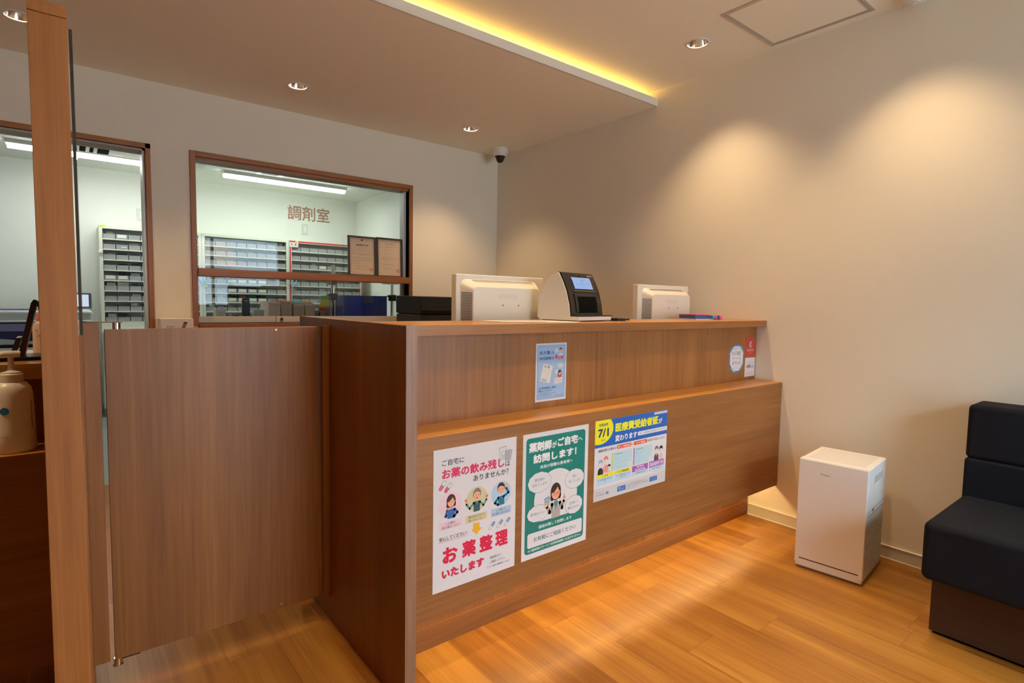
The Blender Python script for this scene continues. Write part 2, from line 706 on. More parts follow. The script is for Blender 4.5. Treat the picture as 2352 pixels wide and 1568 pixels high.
def snap(rows):
    # equal y rows so the holed grid stays clean
    return [(x, 3.32) if y > 3 else (x, y) for x, y in rows]


DOWN_LOW = snap(DOWN_LOW)
struct(holed(XL, XR, YF, 2.42, Z_UP, DOWN_UP, .05).build('ceiling', ceil_m), 'upper ceiling of the waiting area')
cl = holed(XL, XR, 2.205, YB, Z_LOW, DOWN_LOW, .05)
cl.box(XL, XR, 2.19, 2.205, Z_LOW, 2.363)
cl.add([(XL, 2.205, 2.363), (XR, 2.205, 2.363), (XR, 2.42, 2.363), (XL, 2.42, 2.363)], [(0, 1, 2, 3)])
cl.add([(XL, 2.42, 2.363), (XR, 2.42, 2.363), (XR, 2.42, Z_UP), (XL, 2.42, Z_UP)], [(0, 1, 2, 3)])
fascia_m = mat('painted_fascia', (.74, .70, .62, 1), .7)
cl.m[-8:-2] = [1] * 6
struct(cl.build('ceiling_lower', [ceil_m, fascia_m]), 'lower ceiling over the counter with a cove edge')
struct(MB().box(-1.7, XR, YB + .14, YD, 2.32, 2.33).build('ceiling_back', ceil_white), 'white ceiling of the dispensing room')

bb = MB().box(XR - .008, XR, YF, 1.497, .004, .055)
bb.box(XR - .010, XR, YF, 1.497, .055, .059, 1).box(XR - .012, XR, YF, 1.497, 0, .004, 1)
struct(bb.build('baseboard_right', [base_m, base_edge]))
struct(MB().box(XR - .008, XR, 1.56, YB, 0, .058).build('baseboard_right_back', base_m))

# doorway lining
d1 = struct(thing('door_1', 'wood framed doorway into the dispensing room', 'door', ((DX0 + DX1) / 2, YB, 0)), 'wood framed doorway into the dispensing room')
MB().box(DX1, DX1 + .026, YB - .006, YB + .02, 0, DZ + .028).build('jamb', wood_trimv, d1, bev=.002)
MB().box(DX0 - .026, DX0, YB - .006, YB + .02, 0, DZ + .028).build('jamb', wood_trimv, d1, bev=.002)
MB().box(DX0 - .026, DX1 + .026, YB - .006, YB + .02, DZ, DZ + .028).build('head', wood_trim, d1, bev=.002)
MB().box(DX1 - .012, DX1, YB + .02, YB + .14, 0, DZ).build('metal_edge', alu, d1)
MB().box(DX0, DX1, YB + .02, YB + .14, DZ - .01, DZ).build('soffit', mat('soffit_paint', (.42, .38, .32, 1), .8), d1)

# window to the dispensing room
w1 = struct(thing('window_1', 'wood framed window into the dispensing room', 'window', (1.32, YB, .93)), 'wood framed window into the dispensing room')
FY0, FY1 = YB - .012, YB + .12
MB().box(.585, WX0, FY0, FY1, .945, 1.973).build('jamb', wood_trimv, w1, bev=.002)
MB().box(WX1, 2.05, FY0, FY1, .945, 1.973).build('jamb', wood_trimv, w1, bev=.002)
MB().box(WX0, WX1, FY0, FY1, 1.943, 1.973).build('head', wood_trim, w1, bev=.002)
MB().box(WX0, WX1, YB + .01, FY1, 1.928, 1.943).build('stop_bead', wood_trim, w1)
MB().box(WX0, WX1, FY0 - .012, FY1, .930, .955).build('sill', wood_x, w1, bev=.002)
MB().box(WX0, WX1, YB - .03, YB + .06, 1.240, 1.287).build('transom_rail', wood_trim, w1, bev=.003)
MB().box(WX0, WX1, YB + .066, YB + .071, 1.287, 1.928).build('upper_pane', glass_m, w1)
for x0, x1, yy, lab in ((WX0, 1.10, YB + .045, None), (1.07, WX1, YB + .03, None)):
    s_ = MB().box(x0, x1, yy - .006, yy + .006, .957, .997).build('sash_rail', alu_white, w1, bev=.0015)
    MB().box(x0, x1, yy - .003, yy + .002, .997, 1.240).build('lower_pane', glass_m, s_)
lk = MB().lathe([(.0, 0), (.011, 0), (.011, .006), (.008, .010), (0, .010)], n=20)
lk.xform(lambda p: (1.103 + p[0], YB + .023 - p[2], .978 + p[1]))
lk.build('sash_lock', chrome, w1, smooth=True)
MB().box(WX1 - .025, WX1 - .004, YB + .04, YB + .10, 1.287, 1.928).build('side_channel', alu, w1)
MB().box(WX1 - .022, WX1 - .002, YB + .075, YB + .10, .957, 1.24).build('side_channel', mat('brown_channel', (.22, .15, .11, 1), .5), w1)
ar = Art(front_map(1.160, 1.737, YB + .0655))
LC = (206, 182, 158)
ar.text('調剤室', 0, 0, 283, 98, LC, bold=.018, layer=1)
ar.build('lettering', w1)


# ------------------------------------------------------------------ downlights
def downlight(x, y, z, label, power):
    t = thing('downlight', label, 'ceiling light', (x, y, z), group='recessed ceiling downlights')
    MB().lathe([(.0485, .002), (.0485, -.003), (.052, -.0045), (.060, -.003), (.0615, 0), (.060, .0015), (.0485, .002)], n=40, caps=False).build('trim_ring', white_p, t, smooth=True, world=False)
    MB().lathe([(.0485, 0), (.044, .018), (.036, .042), (.026, .062), (.018, .068)], n=40, caps=False).build('reflector', metal_refl, t, smooth=True, world=False)
    MB().lathe([(0, .0665), (.016, .0665), (.016, .0675), (0, .0675)], n=20).build('bulb', bulb_e, t, world=False)
    return t


def spot(x, y, z, power, dz=.042, size=98):
    d = bpy.data.lights.new('downlight_lamp', 'SPOT')
    d.energy = power
    d.color = WARM
    d.spot_size = math.radians(size)
    d.spot_blend = 1.0
    d.shadow_soft_size = .014
    o = bpy.data.objects.new('downlight_lamp', d)
    o.location = (x, y, z + dz)
    COL.objects.link(o)


_first = None
LOWLAB = ['lit downlight in the lower ceiling above the glass topped partition',
          'lit downlight in the lower ceiling in front of the window, middle one',
          'lit downlight in the lower ceiling beside the dome camera']
for (x, y), lb in zip(DOWN_LOW, LOWLAB):
    if _first is None:
        _first = downlight(x, y, Z_LOW, lb, P_LOW)
    else:
        dup(_first, (x, y, Z_LOW), lb)
    spot(x, y, Z_LOW, P_LOW, .041, 98)
UPLAB = ['lit downlight in the upper ceiling between cove edge and access hatch',
         'upper ceiling downlight over the middle of the counter ledge',
         'upper ceiling downlight over the gate side of the counter',
         'upper ceiling downlight over the bench end near the right wall',
         'upper ceiling downlight over the floor before the counter',
         'upper ceiling downlight over the passage before the gate',
         'upper ceiling downlight over the waiting floor far from the bench',
         'upper ceiling downlight over the consulting desk ledge']
for (x, y), lb in zip(DOWN_UP, UPLAB):
    dup(_first, (x, y, Z_UP), lb)
    spot(x, y, Z_UP, P_UP if x > 0 else 95.0)

# access hatch
t = thing('ceiling_access_hatch', 'square access hatch with brown frame in the upper ceiling', 'hatch', (2.56, 1.23, Z_UP))
fr_m = mat('hatch_frame', (.47, .41, .33, 1), .5, metal=.2)
hx0, hx1, hy0, hy1 = 2.326, 2.792, 1.005, 1.462


def ring(x0, x1, y0, y1, wd, z0, z1):
    return MB().box(x0, x1, y0, y0 + wd, z0, z1).box(x0, x1, y1 - wd, y1, z0, z1).box(x0, x0 + wd, y0 + wd, y1 - wd, z0, z1).box(x1 - wd, x1, y0 + wd, y1 - wd, z0, z1)


ring(hx0, hx1, hy0, hy1, .011, Z_UP - .004, Z_UP).build('outer_frame', fr_m, t)
ring(hx0 + .013, hx1 - .013, hy0 + .013, hy1 - .013, .009, Z_UP - .003, Z_UP).build('inner_frame', fr_m, t)
MB().box(hx0 + .022, hx1 - .022, hy0 + .022, hy1 - .022, Z_UP - .002, Z_UP).build('panel', ceil_m, t)

t = thing('smoke_detector', 'white round smoke detector on the upper ceiling beside the hatch', 'detector', (2.778, .850, Z_UP))
MB().lathe([(.05, 0), (.05, -.012), (.042, -.03), (.02, -.036), (0, -.036)], n=32).build('housing', white_p, t, smooth=True, world=False)
MB().lathe([(.015, -.0355), (.014, -.040), (0, -.040)], n=20).build('sensor_cap', cream_p, t, smooth=True, world=False)

# dome camera in the corner
t = thing('dome_camera', 'white dome security camera on the ceiling in the room corner', 'camera', (2.70, 3.58, Z_LOW))
MB().lathe([(0, 0), (.060, 0), (.062, -.008), (.062, -.040), (.058, -.047), (.046, -.062), (.044, -.062)], n=40).build('housing', white_p, t, smooth=True, world=False)
MB().lathe([(.043, -.058), (.042, -.064), (.034, -.075), (.031, -.085), (.024, -.101), (.012, -.110), (0, -.112)], n=40).build('dome', black_g, t, smooth=True, world=False)

# ------------------------------------------------------------------ reception counter
EX0, EX1 = .684, .717
rc = thing('reception_counter', 'wood laminate reception counter with a raised top and posters on its front', 'counter', (1.78, 1.5, 0))
ep = MB().box(EX0 + .0005, EX1, 1.3005, 2.148, 0, 1.0495)
ep.build('end_panel', wood_v, rc)
MB().box(EX0, EX1, 1.2985, 1.3005, 0, 1.050).build('end_panel_edge', wood_edge, rc)
MB().box(EX1, XR - .001, 1.447, 1.757, 1.011, 1.043).build('worktop', wood_top, rc, bev=.0012)
MB().box(EX1, XR - .001, 1.447 - .0012, 1.447, 1.0115, 1.0425).build('worktop_edge', wood_x, rc)
MB().box(EX1, XR - .001, 1.498, 1.515, .732, 1.011).build('upper_panel', wood_v, rc)
MB().box(EX1, XR - .001, 1.3505, 1.498, .702, .7325).build('ledge', wood_top, rc, bev=.001)
MB().box(EX1, XR - .001, 1.350, 1.368, .197, .7315).build('front_panel', wood_x, rc)
MB().box(EX1, XR - .009, 1.502, 1.515, .075, .702).build('kick_panel', wood_v, rc)
MB().box(EX1, XR - .013, 1.4995, 1.515, 0, .075).build('toe_board', wood_x, rc)
MB().box(.76, 2.80, 1.452, 1.4715, .2845, .300).build('light_strip_housing', white_p, rc)
MB().box(.76, 2.80, 1.4715, 1.502, .292, .300).build('light_strip_bracket', alu, rc)
MB().box(.662, EX0 + .0005, 1.845, 1.868, .088, 1.027).build('gate_stop', wood_v, rc)

# staff desk behind the counter (carries the displays)
sd = thing('staff_desk', 'low desk behind the reception counter carrying the displays', 'desk', (1.9, 2.1, 0))
MB().box(.75, 2.83, 1.78, 2.35, .70, .73).build('desk_top', wood_top, sd)
for x in (.78, 2.78):
    MB().box(x - .02, x + .02, 1.80, 2.33, 0, .70).build('side_panel', wood_v, sd)
bc = thing('back_cabinet', 'low white cabinet by the wall behind the reception desk', 'cabinet', (1.45, 3.52, 0))
MB().box(.40, 2.55, 3.27, 3.77, 0, .90).build('body', white_p, bc)
MB().box(.40, 2.55, 3.26, 3.785, .90, .925).build('cabinet_top', wood_x, bc)

# ------------------------------------------------------------------ swing gate
g = thing('swing_gate', 'waist high wood swing gate between partition and reception counter', 'gate', (.104, 1.885, .087))
MB().box(.0755, .655, 1.870, 1.895, .087, 1.0225).build('gate_panel', wood_v, g, bev=.0012)
pv = MB().lathe([(0, 1.0225), (.0095, 1.0225), (.0095, 1.040), (0, 1.040)], .104, 1.883, 20)
pv.build('upper_pivot', chrome, g, smooth=True)
MB().box(.092, .135, 1.876, 1.888, .081, .087).build('lower_hinge_bar', black_p, g)
MB().lathe([(0, .066), (.013, .066), (.013, .068), (.010, .069), (.010, .087), (0, .087)], .083, 1.882, 20).build('lower_pivot', chrome, g, smooth=True)
for x, z in ((.521, 1.014), (.527, .101)):
    c = MB().lathe([(0, 0), (.004, 0), (.003, .0015), (0, .0015)], n=14)
    c.xform(lambda p, x=x, z=z: (x + p[0], 1.870 - p[2], z + p[1]))
    c.build('screw_cap', brass, g)
nt_ = wood_v

# ------------------------------------------------------------------ partition with post and glass
pt = thing('partition_screen', 'tall wood post and low wood partition topped with a glass sheet', 'partition', (0, 1.65, 0))
pm_ = MB().box(-.0400, .0140, 1.300, 1.345, 0, 1.602)
pm_.build('post', wood_post, pt, bev=.001)
MB().box(-.0400, .0140, 1.2985, 1.345, 1.6025, 1.623).build('post_cap', wood_post, pt, bev=.001)
MB().add([(-.0400, 1.345, 0), (.0180, 1.345, 0), (.033, 2.05, 0), (-.021, 2.05, 0), (-.0400, 1.345, 1.038), (.0180, 1.345, 1.038), (.033, 2.05, 1.038), (-.021, 2.05, 1.038)],
         [(3, 2, 1, 0), (4, 5, 6, 7), (0, 1, 5, 4), (1, 2, 6, 5), (2, 3, 7, 6), (3, 0, 4, 7)]).build('low_wall', wood_v, pt)
gl = [(1.345, 1.038), (2.0, 1.038), (2.0, 1.585)] + [(1.97 - .02 * k, 1.597 + .0008 * k) for k in range(3)] + [(1.345, 1.602)]
gm = MB()
n_ = len(gl)
for dx in (.0165, .0215):
    pass
vs_ = [(x0 + (y - 1.345) * .0185, y, z) for x0 in (.0165, .0215) for y, z in gl]
gm.add(vs_, [tuple(range(n_)), tuple(range(2 * n_ - 1, n_ - 1, -1))])
gm.add(vs_, [(i, n_ + i, n_ + (i + 1) % n_, (i + 1) % n_) for i in range(n_)], 1)
gm.build('glass_sheet', [glass_m, mat('dark_glass_edge', (.05, .045, .035, 1), .15)], pt)
MB().box(.0285, .0645, 1.870, 1.895, .087, 1.0405).build('hinge_board', wood_v, pt, bev=.001)
MB().box(.036, .1165, 1.874, 1.893, 1.0405, 1.0445).build('pivot_arm', chrome, pt, bev=.001)

# ------------------------------------------------------------------ consulting desk beyond the partition
cd = thing('consulting_desk', 'wood laminate consulting desk with ledge beyond the partition', 'desk', (-.9, 1.9, 0))
XC = -.041
MB().box(-1.9, XC, 1.850, 2.30, .900, .940).build('worktop', wood_top, cd, bev=.0012)
MB().box(-1.9, XC, 1.900, 1.915, .732, .900).build('upper_panel', wood_v, cd)
MB().box(-1.9, XC, 1.7505, 1.900, .702, .7325).build('ledge', wood_top, cd, bev=.001)
MB().box(-1.9, XC, 1.750, 1.768, .197, .7315).build('front_panel', wood_x, cd)
MB().box(-1.9, XC, 1.900, 1.915, 0, .702).build('kick_panel', wood_v, cd)
MB().box(-1.9, -1.87, 1.915, 2.30, 0, .900).build('side_panel', wood_v, cd)
MB().box(-1.95, -.15, 1.852, 1.872, .2845, .300).build('light_strip_housing', white_p, cd)
MB().box(-1.95, -.15, 1.872, 1.900, .292, .300).build('light_strip_bracket', alu, cd)

# ------------------------------------------------------------------ bench
bn = thing('bench', 'navy upholstered bench with a dark wood plinth against the beige wall', 'bench', (2.55, -.4, 0))
BY0 = -1.45
MB().box(2.30, 2.80, BY0 + .02, .545, .012, .222).build('plinth', wood_dark, bn, bev=.001)
MB().box(2.315, 2.79, BY0 + .03, .535, 0, .012).build('plinth_foot', black_m, bn)
MB().box(2.205, 2.668, BY0, .558, .217, .414).build('seat', navy, bn, bev=.022, seg=5)
MB().box(2.655, 2.832, BY0, .558, .217, .556).build('lower_back', navy, bn, bev=.012, seg=4)
MB().box(2.660, 2.832, BY0, .558, .5545, .760).build('upper_back', navy, bn, bev=.018, seg=5)

# ------------------------------------------------------------------ air purifier (local: x along front, y depth)
PX, PY = 2.4405, .9345
prz = -PI / 2 + math.radians(6.3)
ap = thing('air_purifier', 'white floor standing air purifier beside the bench', 'air purifier', (PX, PY, 0), prz)
W2, DP, HH = .128, .292, .474
MB().box(-W2 + .004, W2 - .004, .012, DP - .004, .0, .020).build('base', mat('grey_base', (.36, .33, .30, 1), .5), ap, bev=.002, world=False)
MB().box(-W2 + .003, W2 - .003, .002, .02, .010, .040).build('air_inlet_sill', pur_white, ap, bev=.002, world=False)
b_ = MB().box(-W2, W2, .014, DP, .018, HH)
b_.build('body', pur_white, ap, bev=.004, world=False)
fp = MB().prism([(-W2, .022), (-W2 + .016, .022), (-W2 + .016, .045), (W2 - .016, .045), (W2 - .016, .022), (W2, .022), (W2, HH), (-W2, HH)], 'y', 0, .0135)
fp.build('front_panel', pur_white, ap, bev=.0025, world=False)
MB().box(-W2 + .016, W2 - .016, .004, .0138, .033, .0445).build('inlet_gap', mat('shadow_gap', (.10, .09, .085, 1), .7), ap, world=False)
tp = ring(-W2 + .001, W2 - .001, .001, DP - .001, .0, HH, HH)
MB().box(-W2 + .022, W2 - .022, .046, DP - .03, HH - .001, HH + .0008).build('top_grille', mat('grille_white', (.70, .66, .62, 1), .6), ap, world=False)
ga = MB()
for k in range(1):
    pass
MB().box(-W2 + .002, W2 - .002, .002, .04, HH - .0005, HH + .0012).build('control_strip', pur_white, ap, world=False)
# right side (towards the bench): handle recess, seam, side grille
sg = MB()
for k in range(26):
    z = .048 + k * .0088
    sg.box(W2 - .0005, W2 + .0018, .030, DP - .012, z, z + .0046)
sg.build('side_grille', pur_white, ap, world=False)
MB().box(W2 - .0004, W2 + .0003, .030, DP - .012, .044, .280).build('grille_backing', mat('grille_shade', (.42, .39, .36, 1), .7), ap, world=False)
MB().box(W2 - .0004, W2 + .0006, .020, DP - .006, .296, .2985).build('side_seam', mat('seam_grey', (.38, .35, .32, 1), .6), ap, world=False)
MB().box(W2 - .0004, W2 + .0022, .098, .112, .286, .3005).build('latch', mat('latch_brown', (.24, .15, .10, 1), .5), ap, bev=.002, world=False)
ring_h = MB()
ring_h.box(W2 - .0004, W2 + .0008, .105, .235, .396, .432)
ring_h.build('handle_recess', mat('recess_grey', (.50, .49, .47, 1), .6), ap, bev=.003, world=False)
MB().box(W2, W2 + .0014, .107, .233, .396, .402).build('handle_lip', pur_white, ap, world=False)
a_ = Art(lambda x, y, l: (-.128 + x / 1000, -l, HH - y / 1000))
LG = (120, 92, 66)
a_.poly([(84, 48.3), (92, 48.3), (88, 51), (86.5, 55)], LG, 1)
a_.text('DAIKIN', 92.5, 50, 120, 55, LG, bold=.02, layer=1)
a_.build('logo', ap, world=False)

# ------------------------------------------------------------------ displays seen from behind
def display(name, label, x0, x1, ztop, zbot, yb, bul):
    """x0..x1 outer bezel, yb rear face of the bezel, bul=(x0,x1,ztop,depth) rear bulge"""
    d = thing(name, label, 'monitor', ((x0 + x1) / 2, yb + .03, .73))
    MB().box(x0, x1, yb, yb + .034, zbot, ztop).build('bezel', cream_p, d, bev=.004, seg=3)
    MB().box(x0 + .014, x1 - .014, yb + .0335, yb + .0345, zbot + .014, ztop - .014).build('screen', black_g, d)
    bx0, bx1, bz, dep = bul
    m = .030
    y0, y1 = yb - dep, yb
    # frustum bulge
    b0 = zbot + .02
    N = 8
    def rr(xa, xb, za, zb, r):
        p = []
        for cx, cz, a0 in ((xb - r, zb - r, 0), (xa + r, zb - r, 90), (xa + r, za + r, 180), (xb - r, za + r, 270)):
            for k in range(N + 1):
                a = math.radians(a0 + 90 * k / N)
                p.append((cx + r * math.cos(a), cz + r * math.sin(a)))
        return p
    A = rr(bx0 - m, bx1 + m, b0 - .01, bz + m, .03)
    B = rr(bx0, bx1, b0, bz, .02)
    n = len(A)
    mb = MB()
    mb.add([(x, y1, z) for x, z in A] + [(x, y0, z) for x, z in B],
           [(i, (i + 1) % n, n + (i + 1) % n, n + i) for i in range(n)] + [tuple(range(n, 2 * n))])
    mb.build('rear_housing', cream_p, d, bev=.003)
    # dark vent slots on left flank, top flank and corners
    sl = MB()
    def slot(a, b, wd=.0015):
        a, b = Vector(a), Vector(b)
        t = (b - a).normalized()
        nrm = Vector((0, -1, 0)) if True else None
        side = t.cross(Vector((-.5, -.7, .5))).normalized() * wd
        off = Vector((0, -.0012, 0))
        sl.add([a + side + off, b + side + off, b - side + off, a - side + off], [(0, 1, 2, 3)])
    def flank(s):   # s along the left flank from bottom to corner, then the top to the right
        return s
    zz = b0 + .015
    while zz < bz - .02:
        slot((bx0 - m * .93, y1 - dep * .07, zz + .001), (bx0 - m * .12, y1 - dep * .88, zz - .0015))
        zz += .0062
    for k in range(7):
        a = math.radians(180 - 90 * (k + .5) / 7)
        c, s = math.cos(a), math.sin(a)
        slot((bx0 + .005 + (.03) * c * 1.05, y1 - dep * .07, bz - .005 + .03 * s * 1.05),
             (bx0 + .020 + .020 * c, y1 - dep * .85, bz - .020 + .020 * s))
    xx = bx0 + .022
    while xx < bx1 - .01:
        slot((xx, y1 - dep * .07, bz + m * .93), (xx + .004, y1 - dep * .5, bz + m * .45), .0011)
        xx += .0058
    for k in range(4):
        a = math.radians(80 - 70 * k / 4)
        c, s = math.cos(a), math.sin(a)
        slot((bx1 - .005 + .03 * c, y1 - dep * .07, bz - .005 + .03 * s), (bx1 - .010 + .026 * c, y1 - dep * .3, bz - .01 + .026 * s), .0014)
    sl.build('vent_slots', mat('vent_dark', (.05, .04, .03, 1), .8), d)
    for fx in (.42, .66):
        s_ = MB().lathe([(0, 0), (.0035, 0), (.0035, .0008), (0, .0008)], n=12)
        s_.xform(lambda p, fx=fx: (bx0 + (bx1 - bx0) * fx + p[0], y0 - p[2], bz - .072 + p[1]))
        s_.build('mount_screw', mat('screw_grey', (.16, .14, .12, 1), .5), d)
    MB().box((bx0 + bx1) / 2 - .05, (bx0 + bx1) / 2 + .05, y0 - .0004, y0 + .001, bz - .046, bz - .026).build('rating_plate', mat('plate_cream', (.70, .64, .55, 1), .35), d)
    MB().box((x0 + x1) / 2 - .03, (x0 + x1) / 2 + .03, yb - .02, yb + .005, .75, b0 + .05).build('neck', cream_p, d)
    MB().lathe([(0, .73), (.10, .73), (.10, .742), (.03, .752), (0, .752)], (x0 + x1) / 2, yb + .03, 32).build('foot', cream_p, d, smooth=True)
    return d


display('monitor', 'wide cream monitor seen from behind, left of the black card reader', 1.191, 1.646, 1.2235, .93, 1.852, (1.240, 1.582, 1.174, .052))
display('monitor', 'smaller cream monitor seen from behind, right of the black card reader', 2.297, 2.737, 1.219, .93, 1.852, (2.357, 2.681, 1.170, .052))

# ------------------------------------------------------------------ card reader
RX, RY, RZ = 1.560, 1.552, 1.043
rd = thing('card_reader', 'cream and black card reader with a lit blue screen on the counter', 'card reader', (RX, RY, RZ), math.radians(9))
RW = .222
side = [(.0, .004), (.0, .020), (.034, .0215), (.041, .070), (.055, .118), (.073, .158), (.094, .194), (.100, .197), (.146, .178), (.158, .160), (.198, .096), (.204, .014), (.190, .004)]
body = MB().prism(side, 'x', 0, RW * .94)
body.build('body', white_p, rd, bev=.002, world=False)
MB().box(.01, RW * .93, .01, .185, 0, .004).build('rubber_feet', black_p, rd, world=False)
frontp = [(.034, .0215), (.041, .070), (.055, .118), (.073, .158), (.094, .194)]


def fpt(t):
    s = t * (len(frontp) - 1)
    i = min(int(s), len(frontp) - 2)
    u = s - i
    a, b = frontp[i], frontp[i + 1]
    return (a[0] + (b[0] - a[0]) * u, a[1] + (b[1] - a[1]) * u)


def curved(x0, x1, t0, t1, out, n=10):
    mb = MB()
    vs_ = []
    for k in range(n + 1):
        y, z = fpt(t0 + (t1 - t0) * k / n)
        ny, nz = -.93, .36
        vs_ += [(x0, y + ny * out, z + nz * out), (x1, y + ny * out, z + nz * out)]
    return mb.add(vs_, [(2 * k, 2 * k + 1, 2 * k + 3, 2 * k + 2) for k in range(n)])


fas = []
for k in range(13):
    fas.append(fpt(k / 12))
fa = MB()
poly = [(y - .006, z + .002) for y, z in fas] + [(.100, .199)] + [(.104, .1965)] + [(y + .012, z - .003) for y, z in reversed(fas)]
fa.prism(poly, 'x', .002, RW)
fa.build('black_fascia', black_g, rd, world=False)
curved(.052, .180, .56, .865, .0095).build('screen', screen_e, rd, world=False)
curved(.040, .192, .50, .52, .0092).build('screen_sill', mat('bronze_line', (.12, .075, .04, 1), .4), rd, world=False)
curved(.036, .200, .06, .455, .0092).build('slot_surround', mat('slot_black', (.008, .008, .008, 1), .45), rd, world=False)
curved(.052, .184, .05, .39, .0098).build('card_slot', black_m, rd, world=False)
MB().box(.0, RW + .012, -.012, .034, .020, .0245).build('card_tray', black_p, rd, bev=.001, world=False)
MB().prism([(-.008, .004), (-.010, .021), (.03, .021), (.03, .004)], 'x', .001, RW + .010).build('base_front', white_p, rd, bev=.002, world=False)
cam_l = curved(.110, .122, .905, .925, .0098)
cam_l.build('camera_lens', black_m, rd, world=False)
a_ = Art(lambda x, y, l: (x / 1000, fpt(.93)[0] - .0085 - l + (y - 3) * -.0003, fpt(.93)[1] + .004 - (y - 3) / 1000 * .9))
a_.text('Canon', 170, 0, 206, 7, (205, 190, 165), bold=.01, layer=3)
a_.build('logo', rd, world=False)


def scr(x, y, l):
    p = fpt(.865 - (.865 - .56) * y / 58.0)
    return (.052 + x / 1000, p[0] - .93 * (.0099 + l), p[1] + .36 * (.0099 + l))


a_ = Art(scr)
SG = (62, 92, 150)
a_.text('マイナ受付', 48, 9, 82, 15, SG, .0, 1)
a_.text('顔認証', 56, 17, 78, 22, SG, .0, 1)
a_.text('カードを置いてください', 20, 30, 112, 36, SG, .0, 1)
a_.text('スタート', 54, 45, 76, 50, SG, .0, 1)
a_.build('screen_text', rd, world=False)

# mat sheet, tray, leaflets on the counter
sh = Art(lambda x, y, l: (x / 1000, y / 1000, 1.0442 + l))
sh.poly([(1208, 1738), (1222, 1560), (1470, 1462), (1640, 1600), (1600, 1740)], (226, 216, 208), 0)
sh.poly([(1250, 1700), (1262, 1600), (1400, 1545), (1480, 1640), (1440, 1700)], (170, 196, 200), 1)
sh.poly([(1300, 1690), (1330, 1610), (1420, 1600), (1440, 1660)], (214, 186, 150), 2)
sm = sh.build('counter_sheet')
tag(sm, 'thin glossy printed sheet lying on the counter under the card reader', 'sheet')

ct = thing('coin_tray', 'flat black tray on the counter just right of the card reader', 'tray', (1.84, 1.605, 1.043))
MB().prism([(1.808, 1.555), (1.872, 1.548), (1.885, 1.565), (1.885, 1.66), (1.808, 1.66)], 'z', 1.0475, 1.055).build('tray', black_p, ct, bev=.002)
MB().box(1.820, 1.872, 1.57, 1.65, 1.043, 1.0475).build('pad', mat('grey_pad', (.35, .33, .31, 1), .6), ct)

LX = 2.455
lf = thing('leaflet_tray', 'low cream tray of leaflets on the counter beside the smaller monitor', 'tray', (2.52, 1.66, 1.043))
MB().box(LX, 2.615, 1.61, 1.72, 1.043, 1.048).build('tray', white_p, lf)
o = MB().box(LX + .002, 2.572, 1.615, 1.71, 1.0485, 1.067).build('leaflet_block', mat('leaflet_blue', rgb(52, 88, 150), .5))
tag(o, 'blue block of leaflets lying in the tray beside the smaller monitor', 'leaflets')
o = MB().box(LX + .002, 2.585, 1.612, 1.715, 1.0675, 1.0705).build('leaflet', mat('leaflet_pink', rgb(226, 70, 130), .5))
tag(o, 'pink leaflet lying on top of the blue leaflet block', 'leaflet')
for k, (x, wd, c, lb) in enumerate(((2.590, .020, rgb(70, 150, 215), 'light blue rolled leaflet at the inner end of the tray'),
                                   (2.618, .014, rgb(225, 90, 125), 'rose leaflet standing at the tray end between two blue ones'),
                                   (2.636, .016, rgb(60, 80, 160), 'dark blue leaflet standing second from the counter end'),
                                   (2.660, .018, rgb(235, 90, 160), 'bright pink leaflet nearest the counter end'))):
    z0 = 1.0482 if k == 0 else 1.0432
    o = MB().box(x, x + wd, 1.60, 1.70, z0, z0 + (.018 if k == 0 else .022)).build('rolled_leaflet', mat('leaflet_c%d' % k, c, .5), bev=.003)
    tag(o, lb, 'leaflet', 'small leaflets at the end of the counter')

# ------------------------------------------------------------------ printer on the back cabinet
pr = thing('printer', 'black desktop printer on the back cabinet left of the wide monitor', 'printer', (1.98, 3.48, .925))
px0, px1 = 1.845, 2.17
MB().prism([(3.31, .925), (3.31, 1.020), (3.66, 1.020), (3.66, .925)], 'x', px0 + .004, px1 - .004).build('paper_tray', mat('black_brown', (.020, .014, .011, 1), .4), pr, bev=.003)
MB().prism([(3.30, 1.026), (3.29, 1.05), (3.30, 1.143), (3.66, 1.150), (3.66, 1.026)], 'x', px0, px1).build('body', black_p, pr, bev=.005)
MB().box(px0 + .01, px1 - .01, 3.32, 3.64, 1.020, 1.026).build('tray_gap', black_m, pr)
MB().box(px0 + .03, px1 - .03, 3.288, 3.291, 1.085, 1.089).build('panel_line', mat('panel_grey', (.05, .045, .04, 1), .3), pr)

# ------------------------------------------------------------------ white carton on the cabinet between the openings
cx0, cx1, cz = .375, .566, .990
cb = thing('carton', 'white carton with a picture of a dark tool standing between the two openings', 'box', (.47, 3.72, .925))
MB().box(cx0 + .027, cx1 - .001, 3.65, 3.775, .925, cz).build('box', mat('carton_white', rgb(214, 208, 202), .5), cb, bev=.0015)
a_ = Art(front_map(cx0 + .027, cz, 3.6498))
a_.rect(50, 2, 104, 15, (222, 216, 210), 1)
a_.text('はじめての', 54, 5, 98, 10, (90, 84, 80), .0, 2)
a_.poly([(112, 24), (114, 17), (134, 22), (128, 30)], (24, 16, 12), 2)
a_.poly([(112, 24), (128, 30), (117, 60), (100, 60)], (112, 96, 66), 1)
a_.rect(12, 36, 76, 50, (222, 216, 210), 1)
a_.text('保温器具', 26, 40, 70, 48, (84, 78, 72), .01, 2)
a_.build('print', cb)

